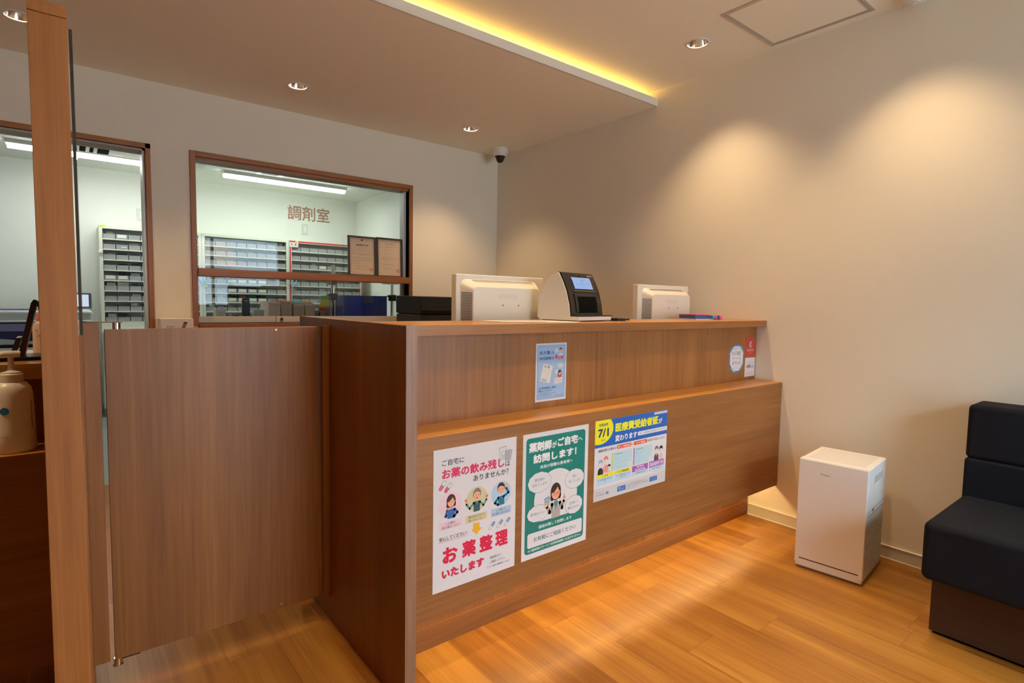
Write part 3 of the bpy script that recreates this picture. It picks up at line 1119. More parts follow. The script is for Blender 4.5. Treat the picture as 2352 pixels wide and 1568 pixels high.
# ------------------------------------------------------------------ certificates on the transom rail
def cert(x0, x1, z0, z1, label, seed, dark_title):
    c = thing('framed_certificate', label, 'certificate', ((x0 + x1) / 2, 3.80, z0), group='certificates leaning on the window rail')
    fm = mat('certificate_frame_%d' % seed, (.040, .026, .018, 1), .35)
    lean = .035
    def L(mb):
        return mb.xform(lambda p: (p[0], p[1] + (p[2] - z0) * lean, p[2]))
    y0, y1 = 3.800, 3.818
    fw = .013
    L(MB().box(x0, x1, y0, y1, z0, z0 + .008).box(x0, x1, y0, y1, z1 - fw, z1).box(x0, x0 + fw, y0, y1, z0, z1).box(x1 - fw, x1, y0, y1, z0, z1)).build('frame', fm, c, bev=.0015)
    W_, H_ = (x1 - x0 - 2 * fw) * 1000, (z1 - z0 - fw - .004) * 1000
    a = Art(lambda x, y, l: (x0 + fw + x / 1000, 3.812 - l + (z1 - fw - y / 1000 - z0) * lean, z1 - fw - y / 1000))
    a.sheet(W_, H_, (216, 192, 164))
    a.line([(9, 10), (W_ - 9, 10), (W_ - 9, H_ - 9), (9, H_ - 9)], 1.2, (168, 138, 104), 1, closed=True)
    rnd = random.Random(seed)
    tx = (120, 96, 74)
    if dark_title:
        a.text('薬局開設許可証', W_ * .26, 44, W_ * .76, 56, (66, 48, 36), .02, 2)
        a.rect(W_ * .46, 9, W_ * .54, 20, (86, 64, 40), 2)
        rows = [(26, .12, .55), (68, .20, .62), (86, .10, .62), (108, .10, .88), (116, .36, .74), (136, .16, .86), (146, .10, .88), (156, .12, .88), (166, .10, .42), (180, .14, .44), (198, .24, .70), (216, .2, .8)]
        body_t = ['第一二三四号', '平成令和年月日', '薬局の名称所在地', '開設者の氏名住所', '法律第百四十五号の規定により許可された薬局であることを証明する', '有効期間令和年月日から令和年月日まで']
    else:
        a.text('保険薬局指定通知書', W_ * .32, 26, W_ * .70, 33, tx, .01, 2)
        rows = [(46, .24, .86), (52, .36, .62), (56, .10, .18), (72, .24, .56), (96, .34, .68), (118, .30, .52), (130, .14, .86), (140, .14, .60), (176, .22, .68), (206, .14, .74)]
        body_t = ['令和年月日付けで申請のあった', '保険薬局に指定する', '指定期間令和年月日', '近畿厚生局長', '下記のとおり通知します']
    for i, (y, u0, u1) in enumerate(rows):
        s = body_t[i % len(body_t)]
        n = max(3, int((u1 - u0) * 24))
        s = (s * 4)[:n]
        y = y * H_ / 262
        a.text(s, W_ * u0, y, W_ * u1, y + 4.2, tx, 0, 2)
    a.rrect(W_ * .80, H_ * .80, W_ * .93, H_ * .89, 2, (214, 128, 96), 2)
    a.rrect(W_ * .82, H_ * .815, W_ * .91, H_ * .875, 1, (200, 160, 128), 3)
    a.build('paper', c)


cert(1.552, 1.764, 1.287, 1.566, 'framed certificate with a bold title on the window rail, farther from the jamb', 5, True)
cert(1.766, 1.974, 1.287, 1.570, 'framed certificate with faint text on the window rail, against the window jamb', 6, False)

# ------------------------------------------------------------------ posters
NAVYT, RED, DK = (30, 56, 104), (205, 44, 84), (44, 40, 42)
PAPER = (226, 219, 219)
SKIN, SKIN2 = (240, 170, 136), (232, 150, 118)


def face(a, cx, cy_, s, L, mouth='frown', hair=(66, 46, 32), style='bob', tilt=0):
    if style == 'bob':
        a.ell(cx, cy_ - .05 * s, .62 * s, .80 * s, hair, L)
        a.ell(cx - .42 * s, cy_ + .45 * s, .22 * s, .30 * s, hair, L)
        a.ell(cx + .46 * s, cy_ + .35 * s, .20 * s, .32 * s, hair, L)
        a.ell(cx, cy_ + .08 * s, .50 * s, .58 * s, SKIN, L + 1)
        a.poly([(cx - .52 * s, cy_ + .05 * s), (cx - .50 * s, cy_ - .45 * s), (cx - .1 * s, cy_ - .68 * s), (cx + .28 * s, cy_ - .58 * s), (cx + .1 * s, cy_ - .28 * s), (cx - .25 * s, cy_ - .02 * s)], hair, L + 2)
        a.poly([(cx + .18 * s, cy_ - .60 * s), (cx + .50 * s, cy_ - .40 * s), (cx + .52 * s, cy_ + .05 * s), (cx + .32 * s, cy_ - .2 * s)], hair, L + 2)
    else:
        a.ell(cx, cy_ - .12 * s, .56 * s, .66 * s, hair, L)
        a.ell(cx, cy_ + .08 * s, .52 * s, .58 * s, SKIN, L + 1)
        a.poly([(cx - .54 * s, cy_ - .05 * s), (cx - .46 * s, cy_ - .5 * s), (cx, cy_ - .74 * s), (cx + .46 * s, cy_ - .5 * s), (cx + .54 * s, cy_ - .02 * s), (cx + .40 * s, cy_ - .22 * s), (cx - .1 * s, cy_ - .36 * s), (cx - .40 * s, cy_ - .2 * s)], hair, L + 2)
        a.ell(cx - .54 * s, cy_ + .12 * s, .10 * s, .13 * s, SKIN, L + 1)
        a.ell(cx + .54 * s, cy_ + .12 * s, .10 * s, .13 * s, SKIN, L + 1)
    for dx in (-.2, .2):
        a.ell(cx + dx * s, cy_ + .12 * s, .042 * s, .055 * s, (60, 40, 34), L + 3, n=12)
        a.line([(cx + (dx - .1) * s, cy_ - .02 * s), (cx + (dx + .1) * s, cy_ - .05 * s * (1 if dx < 0 else -.2))], .035 * s, (110, 70, 50), L + 3)
        a.ell(cx + dx * 1.5 * s, cy_ + .28 * s, .10 * s, .07 * s, SKIN2, L + 2, n=14)
    a.line([(cx, cy_ + .16 * s), (cx - .03 * s, cy_ + .24 * s)], .03 * s, (200, 110, 80), L + 3)
    if mouth == 'open':
        a.ell(cx, cy_ + .42 * s, .09 * s, .10 * s, (176, 40, 36), L + 3, n=16)
    else:
        d = .05 if mouth == 'smile' else -.03
        a.line([(cx - .11 * s, cy_ + (.40 - d) * s), (cx, cy_ + (.40 + d * .6) * s), (cx + .11 * s, cy_ + (.40 - d) * s)], .03 * s, (150, 60, 46), L + 3)


def limb(a, pts, wd, c, L):
    a.line(pts, wd, c, L)
    for x, y in pts:
        a.ell(x, y, wd / 2, wd / 2, c, L, n=16)


def capsule(a, x0, y0, x1, y1, r, ca, cb, L=2, out=(70, 66, 70)):
    d = math.hypot(x1 - x0, y1 - y0)
    ux, uy = (x1 - x0) / d, (y1 - y0) / d
    mx, my = (x0 + x1) / 2, (y0 + y1) / 2
    an = math.degrees(math.atan2(uy, ux))
    for grow, c1, c2, l in ((.9, out, out, L), (0, ca, cb, L + 1)):
        R = r + grow - .45
        a.ell(x0, y0, R, R, c1, l, 90, 270, an, 12)
        a.ell(x1, y1, R, R, c2, l, -90, 90, an, 12)
        nx, ny = -uy * R, ux * R
        a.poly([(x0 + nx, y0 + ny), (mx + nx, my + ny), (mx - nx, my - ny), (x0 - nx, y0 - ny)], c1, l)
        a.poly([(mx + nx, my + ny), (x1 + nx, y1 + ny), (x1 - nx, y1 - ny), (mx - nx, my - ny)], c2, l)
    a.line([(mx - uy * r, my + ux * r), (mx + uy * r, my - ux * r)], .7, out, L + 2)


PYF = 1.3492
# --- poster one
a = Art(front_map(.7981, .6917, PYF))
a.sheet(302.2, 421.5, PAPER)
a.text('ご自宅に', 28, 32, 104, 50, DK, .008)
a.text('お薬の飲み残し', 28, 59, 255, 89, RED, .035)
a.text('は', 259, 72, 277, 89, DK, .012)
a.text('ありませんか？', 138, 96, 272, 114, DK, .012)
a.poly([(234, 27), (262, 24), (263, 62), (238, 66)], (90, 86, 92), 1)
a.poly([(235.2, 28.2), (261, 25.4), (262, 61), (239, 64.6)], PAPER, 2)
a.rrect(243, 40, 258, 51, 2, (120, 116, 140), 3)
a.rrect(244, 41, 257, 50, 2, PAPER, 4)
a.line([(245, 33), (255, 32)], .7, (150, 146, 160), 3)
for k in range(3):
    a.line([(243, 54 + 2.6 * k), (259, 53 + 2.6 * k)], .9, (120, 116, 190), 3)
for cx_, an in ((264, 4), (276, 12)):
    kk = math.radians(an)
    def R_(x, y, cx_=cx_, kk=kk):
        return (cx_ + x * math.cos(kk) - y * math.sin(kk), 54 + x * math.sin(kk) + y * math.cos(kk))
    a.poly([R_(-6.5, -17), R_(6.5, -17), R_(6.5, 17), R_(-6.5, 17)], (100, 96, 100), 4)
    a.poly([R_(-5.8, -16.3), R_(5.8, -16.3), R_(5.8, 16.3), R_(-5.8, 16.3)], (198, 192, 192), 5)
    for i in range(5):
        for j in (-3, 3):
            q = R_(j, -12.5 + 6.2 * i)
            a.ell(q[0], q[1], 2.0, 2.0, (150, 144, 146), 6, n=10)
capsule(a, 24, 115, 38, 98, 5.5, (214, 92, 112), PAPER)
capsule(a, 42, 124, 57, 108, 5.5, (214, 92, 112), PAPER)
a.ell(57.5, 169.5, 38.5, 39.5, (236, 200, 208), 1)
a.ell(151.5, 170.5, 38.5, 38.5, (206, 196, 156), 1)
a.ell(244.5, 171.5, 38.5, 38.5, (178, 204, 224), 1)
# woman in blue
BL = (58, 100, 160)
a.poly([(46, 182), (70, 180), (76, 207), (70, 209), (52, 209), (47, 207)], BL, 3)
limb(a, [(72, 184), (82, 195), (70, 205)], 8, BL, 3)
limb(a, [(47, 184), (42, 200)], 8, BL, 3)
limb(a, [(44, 197), (52, 181)], 6, BL, 4)
a.ell(52, 178, 4, 4.5, SKIN, 5)
face(a, 60, 158, 25, 6, 'frown', (66, 46, 34), 'bob')
# old man with vest
GR = (110, 146, 138)
a.poly([(139, 177), (164, 177), (163, 208), (140, 208)], (52, 78, 80), 3)
a.poly([(148, 176), (156, 176), (152, 190)], GR, 4)
limb(a, [(140, 181), (126, 195), (114, 180)], 7, GR, 3)
limb(a, [(163, 181), (176, 194), (187, 179)], 7, GR, 3)
for hx, sg_ in ((112, -1), (189, 1)):
    a.ell(hx, 172, 4.2, 5, SKIN, 4)
    for k in range(4):
        a.line([(hx + (k - 1.5) * 1.8, 169), (hx + (k - 1.5) * 3.0, 161.5)], 1.7, SKIN, 4)
    a.line([(hx - sg_ * 3, 173), (hx - sg_ * 7, 169)], 1.7, SKIN, 4)
face(a, 152, 156, 25, 6, 'open', (122, 112, 104), 'short')
# man scratching his head
TL = (44, 108, 132)
a.poly([(231, 181), (256, 179), (257, 208), (234, 209)], TL, 3)
limb(a, [(254, 183), (273, 174), (263, 157)], 8, TL, 3)
limb(a, [(233, 184), (220, 198), (232, 206)], 8, TL, 3)
face(a, 243, 156, 25, 6, 'frown', (62, 44, 32), 'short')
a.ell(262, 150, 4.2, 6.5, SKIN, 11)
a.rect(20, 216, 97, 239, (236, 200, 206), 1)
a.text('この薬は', 42, 218, 75, 226.5, (92, 80, 84), .0)
a.text('何の薬だっけ？', 29, 228.5, 88, 237, (92, 80, 84), .0)
a.rect(112, 216, 190, 239, (214, 196, 152), 1)
a.text('薬を飲み忘れて', 122, 218, 181, 226.5, (92, 82, 64), .0)
a.text('残っちゃった…', 122, 228.5, 180, 237, (92, 82, 64), .0)
a.rect(206, 216, 284, 240, (180, 200, 220), 1)
a.text('この薬って', 226, 218.5, 264, 227, (76, 82, 96), .0)
a.text('まだ使えるのかな？', 210, 229, 278, 238, (76, 82, 96), .0)
a.text('安心してください！', 21, 259, 117, 272, (40, 36, 38), .008)
a.line([(20, 275), (121, 275)], .8, (220, 90, 120), 2)
a.poly([(139, 243), (163, 245), (163, 261), (171, 263), (152, 281), (133, 262), (140, 261)], (226, 168, 44), 2)
for q in ((202, 274, 217, 260), (233, 275, 248, 261), (262, 275, 277, 260)):
    capsule(a, *q, 4.6, PAPER, (112, 164, 190))
for ch, x0, x1, y0, y1 in (('お', 32, 84, 293, 342), ('薬', 100, 150, 291, 341), ('整', 163, 213, 291, 341), ('理', 223, 273, 291, 340)):
    a.text(ch, x0 + 1.6, y0 + 1.6, x1 + 1.6, y1 + 1.6, (196, 184, 186), .075, 1)
    a.text(ch, x0 - .8, y0 - .8, x1 + .8, y1 + .8, (238, 230, 230), .085, 2)
    a.text(ch, x0, y0, x1, y1, (208, 36, 70), .05, 3)
a.text('いたします', 31.2, 359.2, 182.2, 387, (196, 184, 186), .075, 1)
a.text('いたします', 30, 358, 181, 386, (208, 36, 70), .05, 3)
a.text('薬剤師まで', 204, 364, 247, 373, (80, 74, 78), .0)
a.text('ご相談ください。', 203, 378, 264, 387, (80, 74, 78), .0)
a.text('ポスター提供元', 193, 394, 232, 399, (90, 84, 90), .0)
a.text('株式会社シンリョウ', 234, 393, 281, 399.5, (88, 70, 130), .01)
tag(a.build('poster'), 'white poster with large red lettering taped to the counter front, nearest the end panel', 'poster')

# --- poster two
GRN = (34, 118, 106)
a = Art(front_map(1.1281, .6915, PYF))
a.sheet(300, 418.9, PAPER)
a.rrect(13, 15, 284, 401, 12, GRN, 1)
a.text('薬剤師', 25, 30, 124, 63, (240, 234, 232), .05)
a.text('が', 126, 38, 147, 60, (240, 234, 232), .03)
a.text('ご自宅', 151, 29, 247, 60, (240, 234, 232), .05)
a.text('へ', 248, 41, 270, 53, (240, 234, 232), .03)
a.text('訪問します！', 44, 71, 242, 101, (240, 234, 232), .05)
a.text('来局が困難な患者様へ', 74, 111, 224, 123, (226, 232, 228), .02)
pts = [(150 + 99 * math.cos(math.radians(t)), 232 + 98 * math.sin(math.radians(t))) for t in range(135, 406, 5)]
a.poly(pts, PAPER, 2)


def cloud(cx, cy_, rx, ry, L):
    for grow, c, l in ((1.0, (70, 104, 106), L), (0, PAPER, L + 1)):
        pts = []
        for k in range(72):
            t = 2 * PI * k / 72
            b = 1 + .045 * abs(math.sin(t * 5.5))
            pts.append((cx + (rx * b + grow) * math.cos(t), cy_ + (ry * b + grow) * math.sin(t)))
        a.poly(pts, c, l)


cloud(74, 167, 49, 33, 3)
cloud(236, 184, 44, 33, 3)
cloud(68, 271, 44, 27, 3)
cloud(235, 276, 40, 31, 3)
TG = (64, 106, 104)
a.text('薬を飲み', 52, 153, 95, 163, TG, .0, 5)
a.text('忘れてしまう', 42, 169, 106, 179, TG, .0, 5)
a.text('薬が', 226, 170, 244, 179, TG, .0, 5)
a.text('余ってしまう', 208, 186, 264, 196, TG, .0, 5)
a.text('薬が飲みづらい', 36, 266, 100, 276, TG, .0, 5)
a.text('足が悪くて', 214, 264, 254, 274, TG, .0, 5)
a.text('薬局に行けない', 206, 280, 264, 290, TG, .0, 5)
CO = (178, 166, 156)
a.poly([(128, 250), (170, 250), (168, 303), (130, 303)], CO, 5)
limb(a, [(131, 254), (121, 280), (108, 258)], 13, CO, 5)
limb(a, [(168, 254), (178, 276), (186, 252)], 12, CO, 5)
a.poly([(140, 245), (158, 245), (149, 275)], (70, 140, 146), 6)
a.line([(140, 247), (149, 276), (158, 247)], 2.2, (150, 140, 130), 7)
for yy in (283, 293):
    a.ell(149, yy, 1.3, 1.3, (140, 128, 120), 7, n=10)
a.ell(188, 243, 6, 8, SKIN, 6)
a.line([(188, 240), (187, 226)], 3.2, SKIN, 6)
a.poly([(96, 226), (118, 222), (120, 252), (98, 256)], (128, 156, 178), 6)
a.rect(99, 243, 119, 251, (190, 186, 120), 7)
a.rect(106, 230, 109, 238, (230, 230, 232), 7)
a.rect(103.5, 232.5, 111.5, 235.5, (230, 230, 232), 7)
a.ell(103, 254, 7, 4.5, SKIN, 8)
face(a, 147, 214, 38, 9, 'smile', (62, 44, 32), 'bob')
for dx in (-8, 8):
    pts = [(147 + dx + 6.2 * math.cos(2 * PI * k / 16), 219 + 5 * math.sin(2 * PI * k / 16)) for k in range(16)]
    a.line(pts, .8, (150, 70, 66), 13, closed=True)
a.text('感染対策して訪問します', 73, 313, 226, 325, (226, 232, 228), .02)
a.rrect(25, 333, 277, 382, 7, PAPER, 2)
a.text('お気軽にご相談ください', 52, 349, 248, 365, (54, 98, 92), .008)
a.text('※介護保険のサービス利用限度額には含まれません', 27, 386, 272, 395.5, (222, 232, 226), .015)
tag(a.build('poster'), 'green and white poster with speech clouds in the middle of the counter front', 'poster')

# --- poster three (landscape)
BLU, YEL = (44, 94, 170), (232, 222, 40)
a = Art(front_map(1.4622, .6955, PYF))
a.sheet(422.1, 295.7, PAPER)
a.rect(0, 0, 422, 99, BLU, 1)
pts = [(0, 0)] + [(97 * math.cos(math.radians(t)) if False else 25 + 72 * math.cos(math.radians(t)), 34 + 54 * math.sin(math.radians(t))) for t in range(-39, 112, 6)] + [(0, 85)]
a.poly(pts, YEL, 2)
a.text('令和8年', 18, 11, 69, 23, NAVYT, .02)
a.text('7/1', 15, 31, 72, 62, NAVYT, .03)
a.text('から', 33, 69, 54, 78, NAVYT, .01)
a.text('医療費受給者証', 108, 19, 364, 53, YEL, .045)
a.text('が', 366, 30, 389, 52, (238, 236, 234), .03)
a.text('変わります', 109, 64, 234, 89, (238, 236, 234), .04)
a.rrect(238, 68, 430 - 8, 84, 7.9, (232, 228, 228), 2, (0, 0, 1, 1))
a.text('新しい受給者証が対象者に交付されます', 250, 72, 416, 80, (96, 116, 160), .0)
a.rect(337, 4, 420, 13, (232, 228, 228), 2)
a.text('神戸市からの大切なお知らせ', 343, 6, 414, 11, (110, 110, 130), .0)
a.text('調剤を受ける場合は', 20, 107, 116, 117, DK, .01)
a.rrect(120, 104, 203, 118, 7, (222, 84, 40), 2)
a.text('新しい受給者証', 126, 107, 197, 115.5, (240, 230, 226), .015)
a.text('と', 207, 109, 214, 116, DK, .0)
a.rrect(216, 104, 298, 118, 7, (222, 84, 40), 2)
a.text('マイナ保険証', 228, 107, 287, 115.5, (240, 230, 226), .015)
a.text('を窓口へお出しください', 303, 107, 410, 116, DK, .005)
for x0, x1, cs in ((93, 208, (200, 206, 60)), (217, 331, (150, 90, 170))):
    a.rect(x0, 129, x1, 196, (190, 216, 222), 1)
    a.rect(x0, 129, x0 + 5, 196, cs, 2)
    a.text('福祉医療費受給者証', x0 + 14, 134, x0 + 60, 139, (96, 116, 124), .0)
    for k in range(8):
        a.line([(x0 + 10, 146 + 6 * k), (x0 + 30 + 60 * ((k * 37) % 10) / 10, 146 + 6 * k)], .8, (150, 178, 186), 2)
    a.rect(x1 - 18, 178, x1 - 3, 194, (232, 222, 222), 2)
    a.ell(x1 - 10.5, 186, 3.5, 3.5, (236, 190, 186), 3, n=14)


def info(x0, x1, y0, y1, y2, c, tc_, lines, sub):
    a.rect(x0, y0, x1, y1, c, 2)
    n = len(lines)
    for i, s in enumerate(lines):
        h = (y1 - y0) / n
        wdt = min(x1 - x0 - 8, len(s) * (h * .78))
        mx_ = (x0 + x1) / 2
        a.text(s, mx_ - wdt / 2, y0 + h * i + h * .16, mx_ + wdt / 2, y0 + h * (i + 1) - h * .14, tc_, .01)
    a.rect(x0, y1, x1, y2, (192, 214, 230), 2)
    for i, s in enumerate(sub):
        wdt = min(x1 - x0 - 8, len(s) * 5.6)
        mx_ = (x0 + x1) / 2
        a.text(s, mx_ - wdt / 2, y1 + 4 + 8.5 * i, mx_ + wdt / 2, y1 + 10 + 8.5 * i, DK, .0)


info(14, 105, 200, 213, 240, YEL, DK, ['こども'], ['0〜18歳 高校3年生まで', 'の方'])
info(111, 206, 200, 212, 239, YEL, DK, ['ひとり親家庭等'], ['母・父子家庭の母 父 こども', '父母のいない子'])
PUR = (168, 92, 172)
info(212, 307, 200, 223, 238, PUR, (240, 230, 240), ['重度障害者', '高齢重度障害者'], ['一定の障害をお持ちの方'])
info(315, 408, 199, 223, 238, PUR, (240, 230, 240), ['高齢期移行者'], ['65歳〜69歳の方'])
a.text('65歳以上の方は一部負担あり', 340, 241, 408, 245, (150, 130, 140), .0)
a.rect(1, 250, 421.5, 295, (208, 204, 202), 1)
for x0, y0, y1, s1, s2 in ((129, 263, 282, '制度についての', 'お問い合わせ'), (321, 262, 280, 'ホームページは', 'こちら')):
    a.rect(x0, y0, x0 + 47, y1, BLU, 2)
    a.text(s1, x0 + 4, y0 + 3, x0 + 43, y0 + 8.5, (230, 230, 236), .0)
    a.text(s2, x0 + 7, y0 + 10, x0 + 40, y0 + 15.5, (230, 230, 236), .0)
a.rect(66, 269, 80, 278, BLU, 2)
a.text('検索', 68, 271, 78, 276, (230, 230, 236), .0)
TT = (120, 112, 116)
a.text('詳しくは市の', 10, 263, 38, 268, TT, .0)
a.text('神戸市 福祉医療', 12, 272, 56, 277, TT, .0)
a.text('お住まいの区の区役所保健福祉課にお問い合わせください', 184, 262, 300, 267, TT, .0)
a.text('受付時間 平日 午前九時から午後五時まで 土日祝日年末年始を除く', 184, 270, 312, 275, TT, .0)
a.text('電話 〇七八 三三三 〇〇〇〇', 184, 278, 244, 283, TT, .0)


def mini(cx, top, bot, skin, hair, cloth_c, s, L=2, lined=True):
    a.poly([(cx - .55 * s, bot), (cx - .52 * s, top + 1.5 * s), (cx - .25 * s, top + 1.15 * s), (cx + .25 * s, top + 1.15 * s), (cx + .52 * s, top + 1.5 * s), (cx + .55 * s, bot)], cloth_c, L)
    a.ell(cx, top + .42 * s, .46 * s, .48 * s, hair, L + 1)
    a.ell(cx, top + .62 * s, .38 * s, .44 * s, skin, L + 2)
    a.poly([(cx - .40 * s, top + .5 * s), (cx - .2 * s, top + .1 * s), (cx + .25 * s, top + .1 * s), (cx + .40 * s, top + .5 * s), (cx, top + .34 * s)], hair, L + 3)


F0 = (226, 214, 208)
mini(33, 145, 200, F0, (150, 178, 200), (50, 44, 46), 26, 2)
mini(61, 136, 196, F0, (216, 130, 120), (222, 150, 140), 27, 2)
mini(79, 168, 200, F0, (50, 44, 46), (216, 206, 196), 18, 6)
mini(359, 142, 199, F0, (110, 106, 106), (84, 76, 78), 26, 2)
mini(388, 145, 199, F0, (44, 38, 40), (222, 200, 190), 25, 2)
for k in range(5):
    a.ell(35, 172 + 5.5 * k, .9, .9, (150, 144, 140), 4, n=8)
a.poly([(354, 171), (364, 171), (359, 184)], (220, 160, 160), 4)
for k in range(12):
    a.ell(381 + (k % 3) * 6.5, 176 + (k // 3) * 5.5, 1.2, 1.2, (214, 150, 130), 4, n=8)
tag(a.build('poster'), 'landscape poster with blue header and yellow circle on the counter front', 'poster')

# --- small blue notice on the recessed panel
a = Art(front_map(1.3034, .9692, 1.4973))
LB = (160, 184, 214)
a.sheet(151.3, 211.5, (224, 218, 218))
a.rect(5, 6, 146, 205, LB, 1)
a.line([(10, 11), (141, 11), (141, 199), (10, 199)], 1.1, (110, 140, 184), 2, closed=True)
TB = (40, 84, 142)
for s, x0, y0, x1, y1, c in (('処方箋', 16, 27, 68, 42, TB), ('の', 73, 30, 87, 41, (60, 66, 84)), ('使用期間', 16, 49, 74, 61, TB), ('は', 77, 49, 88, 60, (60, 66, 84)), ('4', 91, 41, 105, 60, (190, 40, 48)), ('日間', 107, 49, 135, 61, (190, 40, 48))):
    a.text(s, x0 - .6, y0 - .6, x1 + .6, y1 + .6, (226, 226, 232), .06, 2)
    a.text(s, x0, y0, x1, y1, c, .035, 3)
a.ell(101, 28, 10, 7.5, (216, 216, 222), 2)
a.line([(94, 27), (108, 26)], .7, (140, 140, 150), 3)
a.line([(95, 30), (106, 29.5)], .7, (140, 140, 150), 3)
a.poly([(112, 46), (114, 38), (128, 38), (131, 46)], (216, 216, 220), 3)
face(a, 121, 28, 13, 4, 'smile', (40, 34, 34), 'short')
kk = math.radians(14)


def RD(x, y):
    return (53 + x * math.cos(kk) - y * math.sin(kk), 110 + x * math.sin(kk) + y * math.cos(kk))


a.poly([RD(-24, -31), RD(24, -31), RD(24, 33), RD(-24, 33)], (140, 150, 170), 2)
a.poly([RD(-24, -31.6), RD(23.4, -31.6), RD(23.4, 32.4), RD(-24, 32.4)], (228, 222, 214), 3)
a.text('処方箋', *(lambda q: (q[0] - 14, q[1] - 5, q[0] + 14, q[1] + 5))(RD(-5, -24)), (90, 86, 88), .01, 4, 14)
for k in range(7):
    p, q = RD(-19, -14 + 5.2 * k), RD(19, -14 + 5.2 * k)
    a.line([p, q], .7, (170, 166, 164), 4)
a.poly([RD(-20, 21), RD(8, 21), RD(8, 30), RD(-20, 30)], (186, 182, 180), 4)
a.ell(121, 84, 15, 7, (216, 216, 222), 2)
a.text('期限がすぎると', 110, 81, 132, 87, (130, 130, 140), .0)
a.ell(103, 107, 9, 8, (216, 216, 222), 2)
a.text('どうしよう', 97, 104.5, 109, 109, (130, 130, 140), .0)
a.ell(119, 127, 8.5, 8, (206, 60, 66), 3)
face(a, 118, 112, 14, 4, 'frown', (46, 34, 32), 'bob')
a.poly([(93, 130), (132, 127), (132, 148), (92, 151)], (226, 220, 222), 5)
for k in range(4):
    a.line([(97, 134.5 + 3.6 * k), (128, 132.5 + 3.6 * k)], .8, (150, 140, 150) if k < 3 else (206, 90, 96), 6)
a.text('必ず使用期間内に薬局へ', 16, 159, 106, 167, TB, .02)
a.text('提出してください', 16, 169, 82, 177, TB, .02)
a.text('やむを得ず使用期間内に提出できない場合は', 16, 181, 102, 185, (90, 96, 116), .0)
a.text('処方箋発行の医療機関へご連絡ください', 16, 188, 84, 192, (90, 96, 116), .0)
a.text('公益社団法人薬剤師会', 98, 192, 138, 196, (90, 96, 116), .0)
tag(a.build('notice'), 'small light blue notice with red numeral on the recessed counter panel', 'poster')

# --- stickers at the counter end
a = Art(front_map(2.5816, .9234, 1.4973))
SB, ST = (72, 110, 190), (84, 168, 180)
pts = [(73 + 72 * math.cos(2 * PI * k / 48), 74 + 74 * math.sin(2 * PI * k / 48)) for k in range(48)]
a.mb.add([a.map(x, y, 0) for x, y in pts] + [a.map(x, y, -.0006) for x, y in pts], [tuple(range(48)), tuple(range(95, 47, -1))] + [(i, 48 + i, 48 + (i + 1) % 48, (i + 1) % 48) for i in range(48)], a.mi(SB))
for t0 in (20, 100, 200, 300):
    pts = [(73 + r * 72.0 * math.cos(math.radians(t)), 74 + r * 74.0 * math.sin(math.radians(t))) for r, rng in ((1, range(t0, t0 + 41, 8)), (.85, range(t0 + 40, t0 - 1, -8))) for t in rng]
    a.poly(pts, ST, 1)
a.poly([(73 + 66 * math.cos(2 * PI * (k + .5) / 8), 74 + 68 * math.sin(2 * PI * (k + .5) / 8)) for k in range(8)], (226, 222, 226), 2)
NV = (70, 84, 116)
a.text('涼んでいって', 46, 20, 102, 29, (120, 110, 150), .0)
a.text('KOBE', 32, 38, 113, 57, NV, .0)
a.text('ク', 32, 64, 50, 81, NV, .0)
a.line([(55, 72), (89, 72)], 2.4, (72, 150, 160), 3)
a.text('ル', 94, 64, 112, 81, NV, .0)
a.text('オアシス', 32, 88, 113, 106, NV, .02)
a.text('どなたでもご利用ください', 46, 115, 100, 120, (140, 130, 150), .0)
a.text('神戸市クールオアシス', 40, 124, 106, 129, (190, 130, 140), .0)
tag(a.build('round_sticker'), 'round blue edged sticker on the recessed panel near the wall', 'sticker')
a = Art(front_map(2.739, .9523, 1.4973))
a.sheet(96.5, 97.7, (178, 60, 50))
a.line([(40, 22), (42, 50)], 6, (228, 214, 206), 2)
a.line([(58, 20), (44, 36), (60, 50)], 5, (228, 214, 206), 2)
a.text('KaKari', 16, 56, 80, 71, (222, 200, 190), .0)
a.text('for 薬局', 36, 77, 60, 82, (222, 180, 170), .0)
tag(a.build('square_sticker'), 'red square sticker at the counter end above a white one', 'sticker')
a = Art(front_map(2.7395, .848, 1.4973))
a.sheet(98.3, 98.3, (218, 213, 218))
a.text('電子処方せん対応の薬局です', 24, 25, 84, 30, (130, 120, 130), .0)
a.text('e', 16, 37, 34, 55, (200, 60, 54), .02)
a.text('薬', 35, 36, 54, 53, (60, 56, 60), .02)
a.text('Link', 55, 42, 88, 53, (60, 140, 200), .02)
a.text('スマホでお薬手帳', 22, 76, 78, 81, (130, 124, 132), .0)
a.text('利用できる薬局はこちら', 14, 85, 88, 90, (130, 124, 132), .0)
tag(a.build('square_sticker'), 'white square sticker at the counter end below the red one', 'sticker')

# ------------------------------------------------------------------ things on the consulting desk
tb = thing('tablet_stand', 'dark metal folding tablet stand on the consulting desk', 'stand', (-.09, 1.97, .940))
MB().prism([(-.205, 1.92), (-.060, 1.935), (-.060, 2.06), (-.19, 2.06)], 'z', .940, .950).build('base_plate', black_p, tb, bev=.001)
MB().prism([(-.1065, .950), (-.0935, .950), (-.0640, 1.090), (-.0700, 1.097), (-.0755, 1.093)], 'y', 1.945, 2.03).build('arm', dark_metal, tb, bev=.001)
MB().prism([(-.0700, 1.099), (-.0600, 1.097), (-.0440, 1.030), (-.0485, 1.030), (-.0650, 1.090)], 'y', 1.945, 2.03).build('upper_arm', dark_metal, tb, bev=.001)
hg = MB().lathe([(0, 0), (.005, 0), (.005, .088), (0, .088)], n=14)
hg.xform(lambda p: (-.068 + p[0], 1.943 + p[2], 1.0955 + p[1]))
hg.build('hinge', black_p, tb, smooth=True)
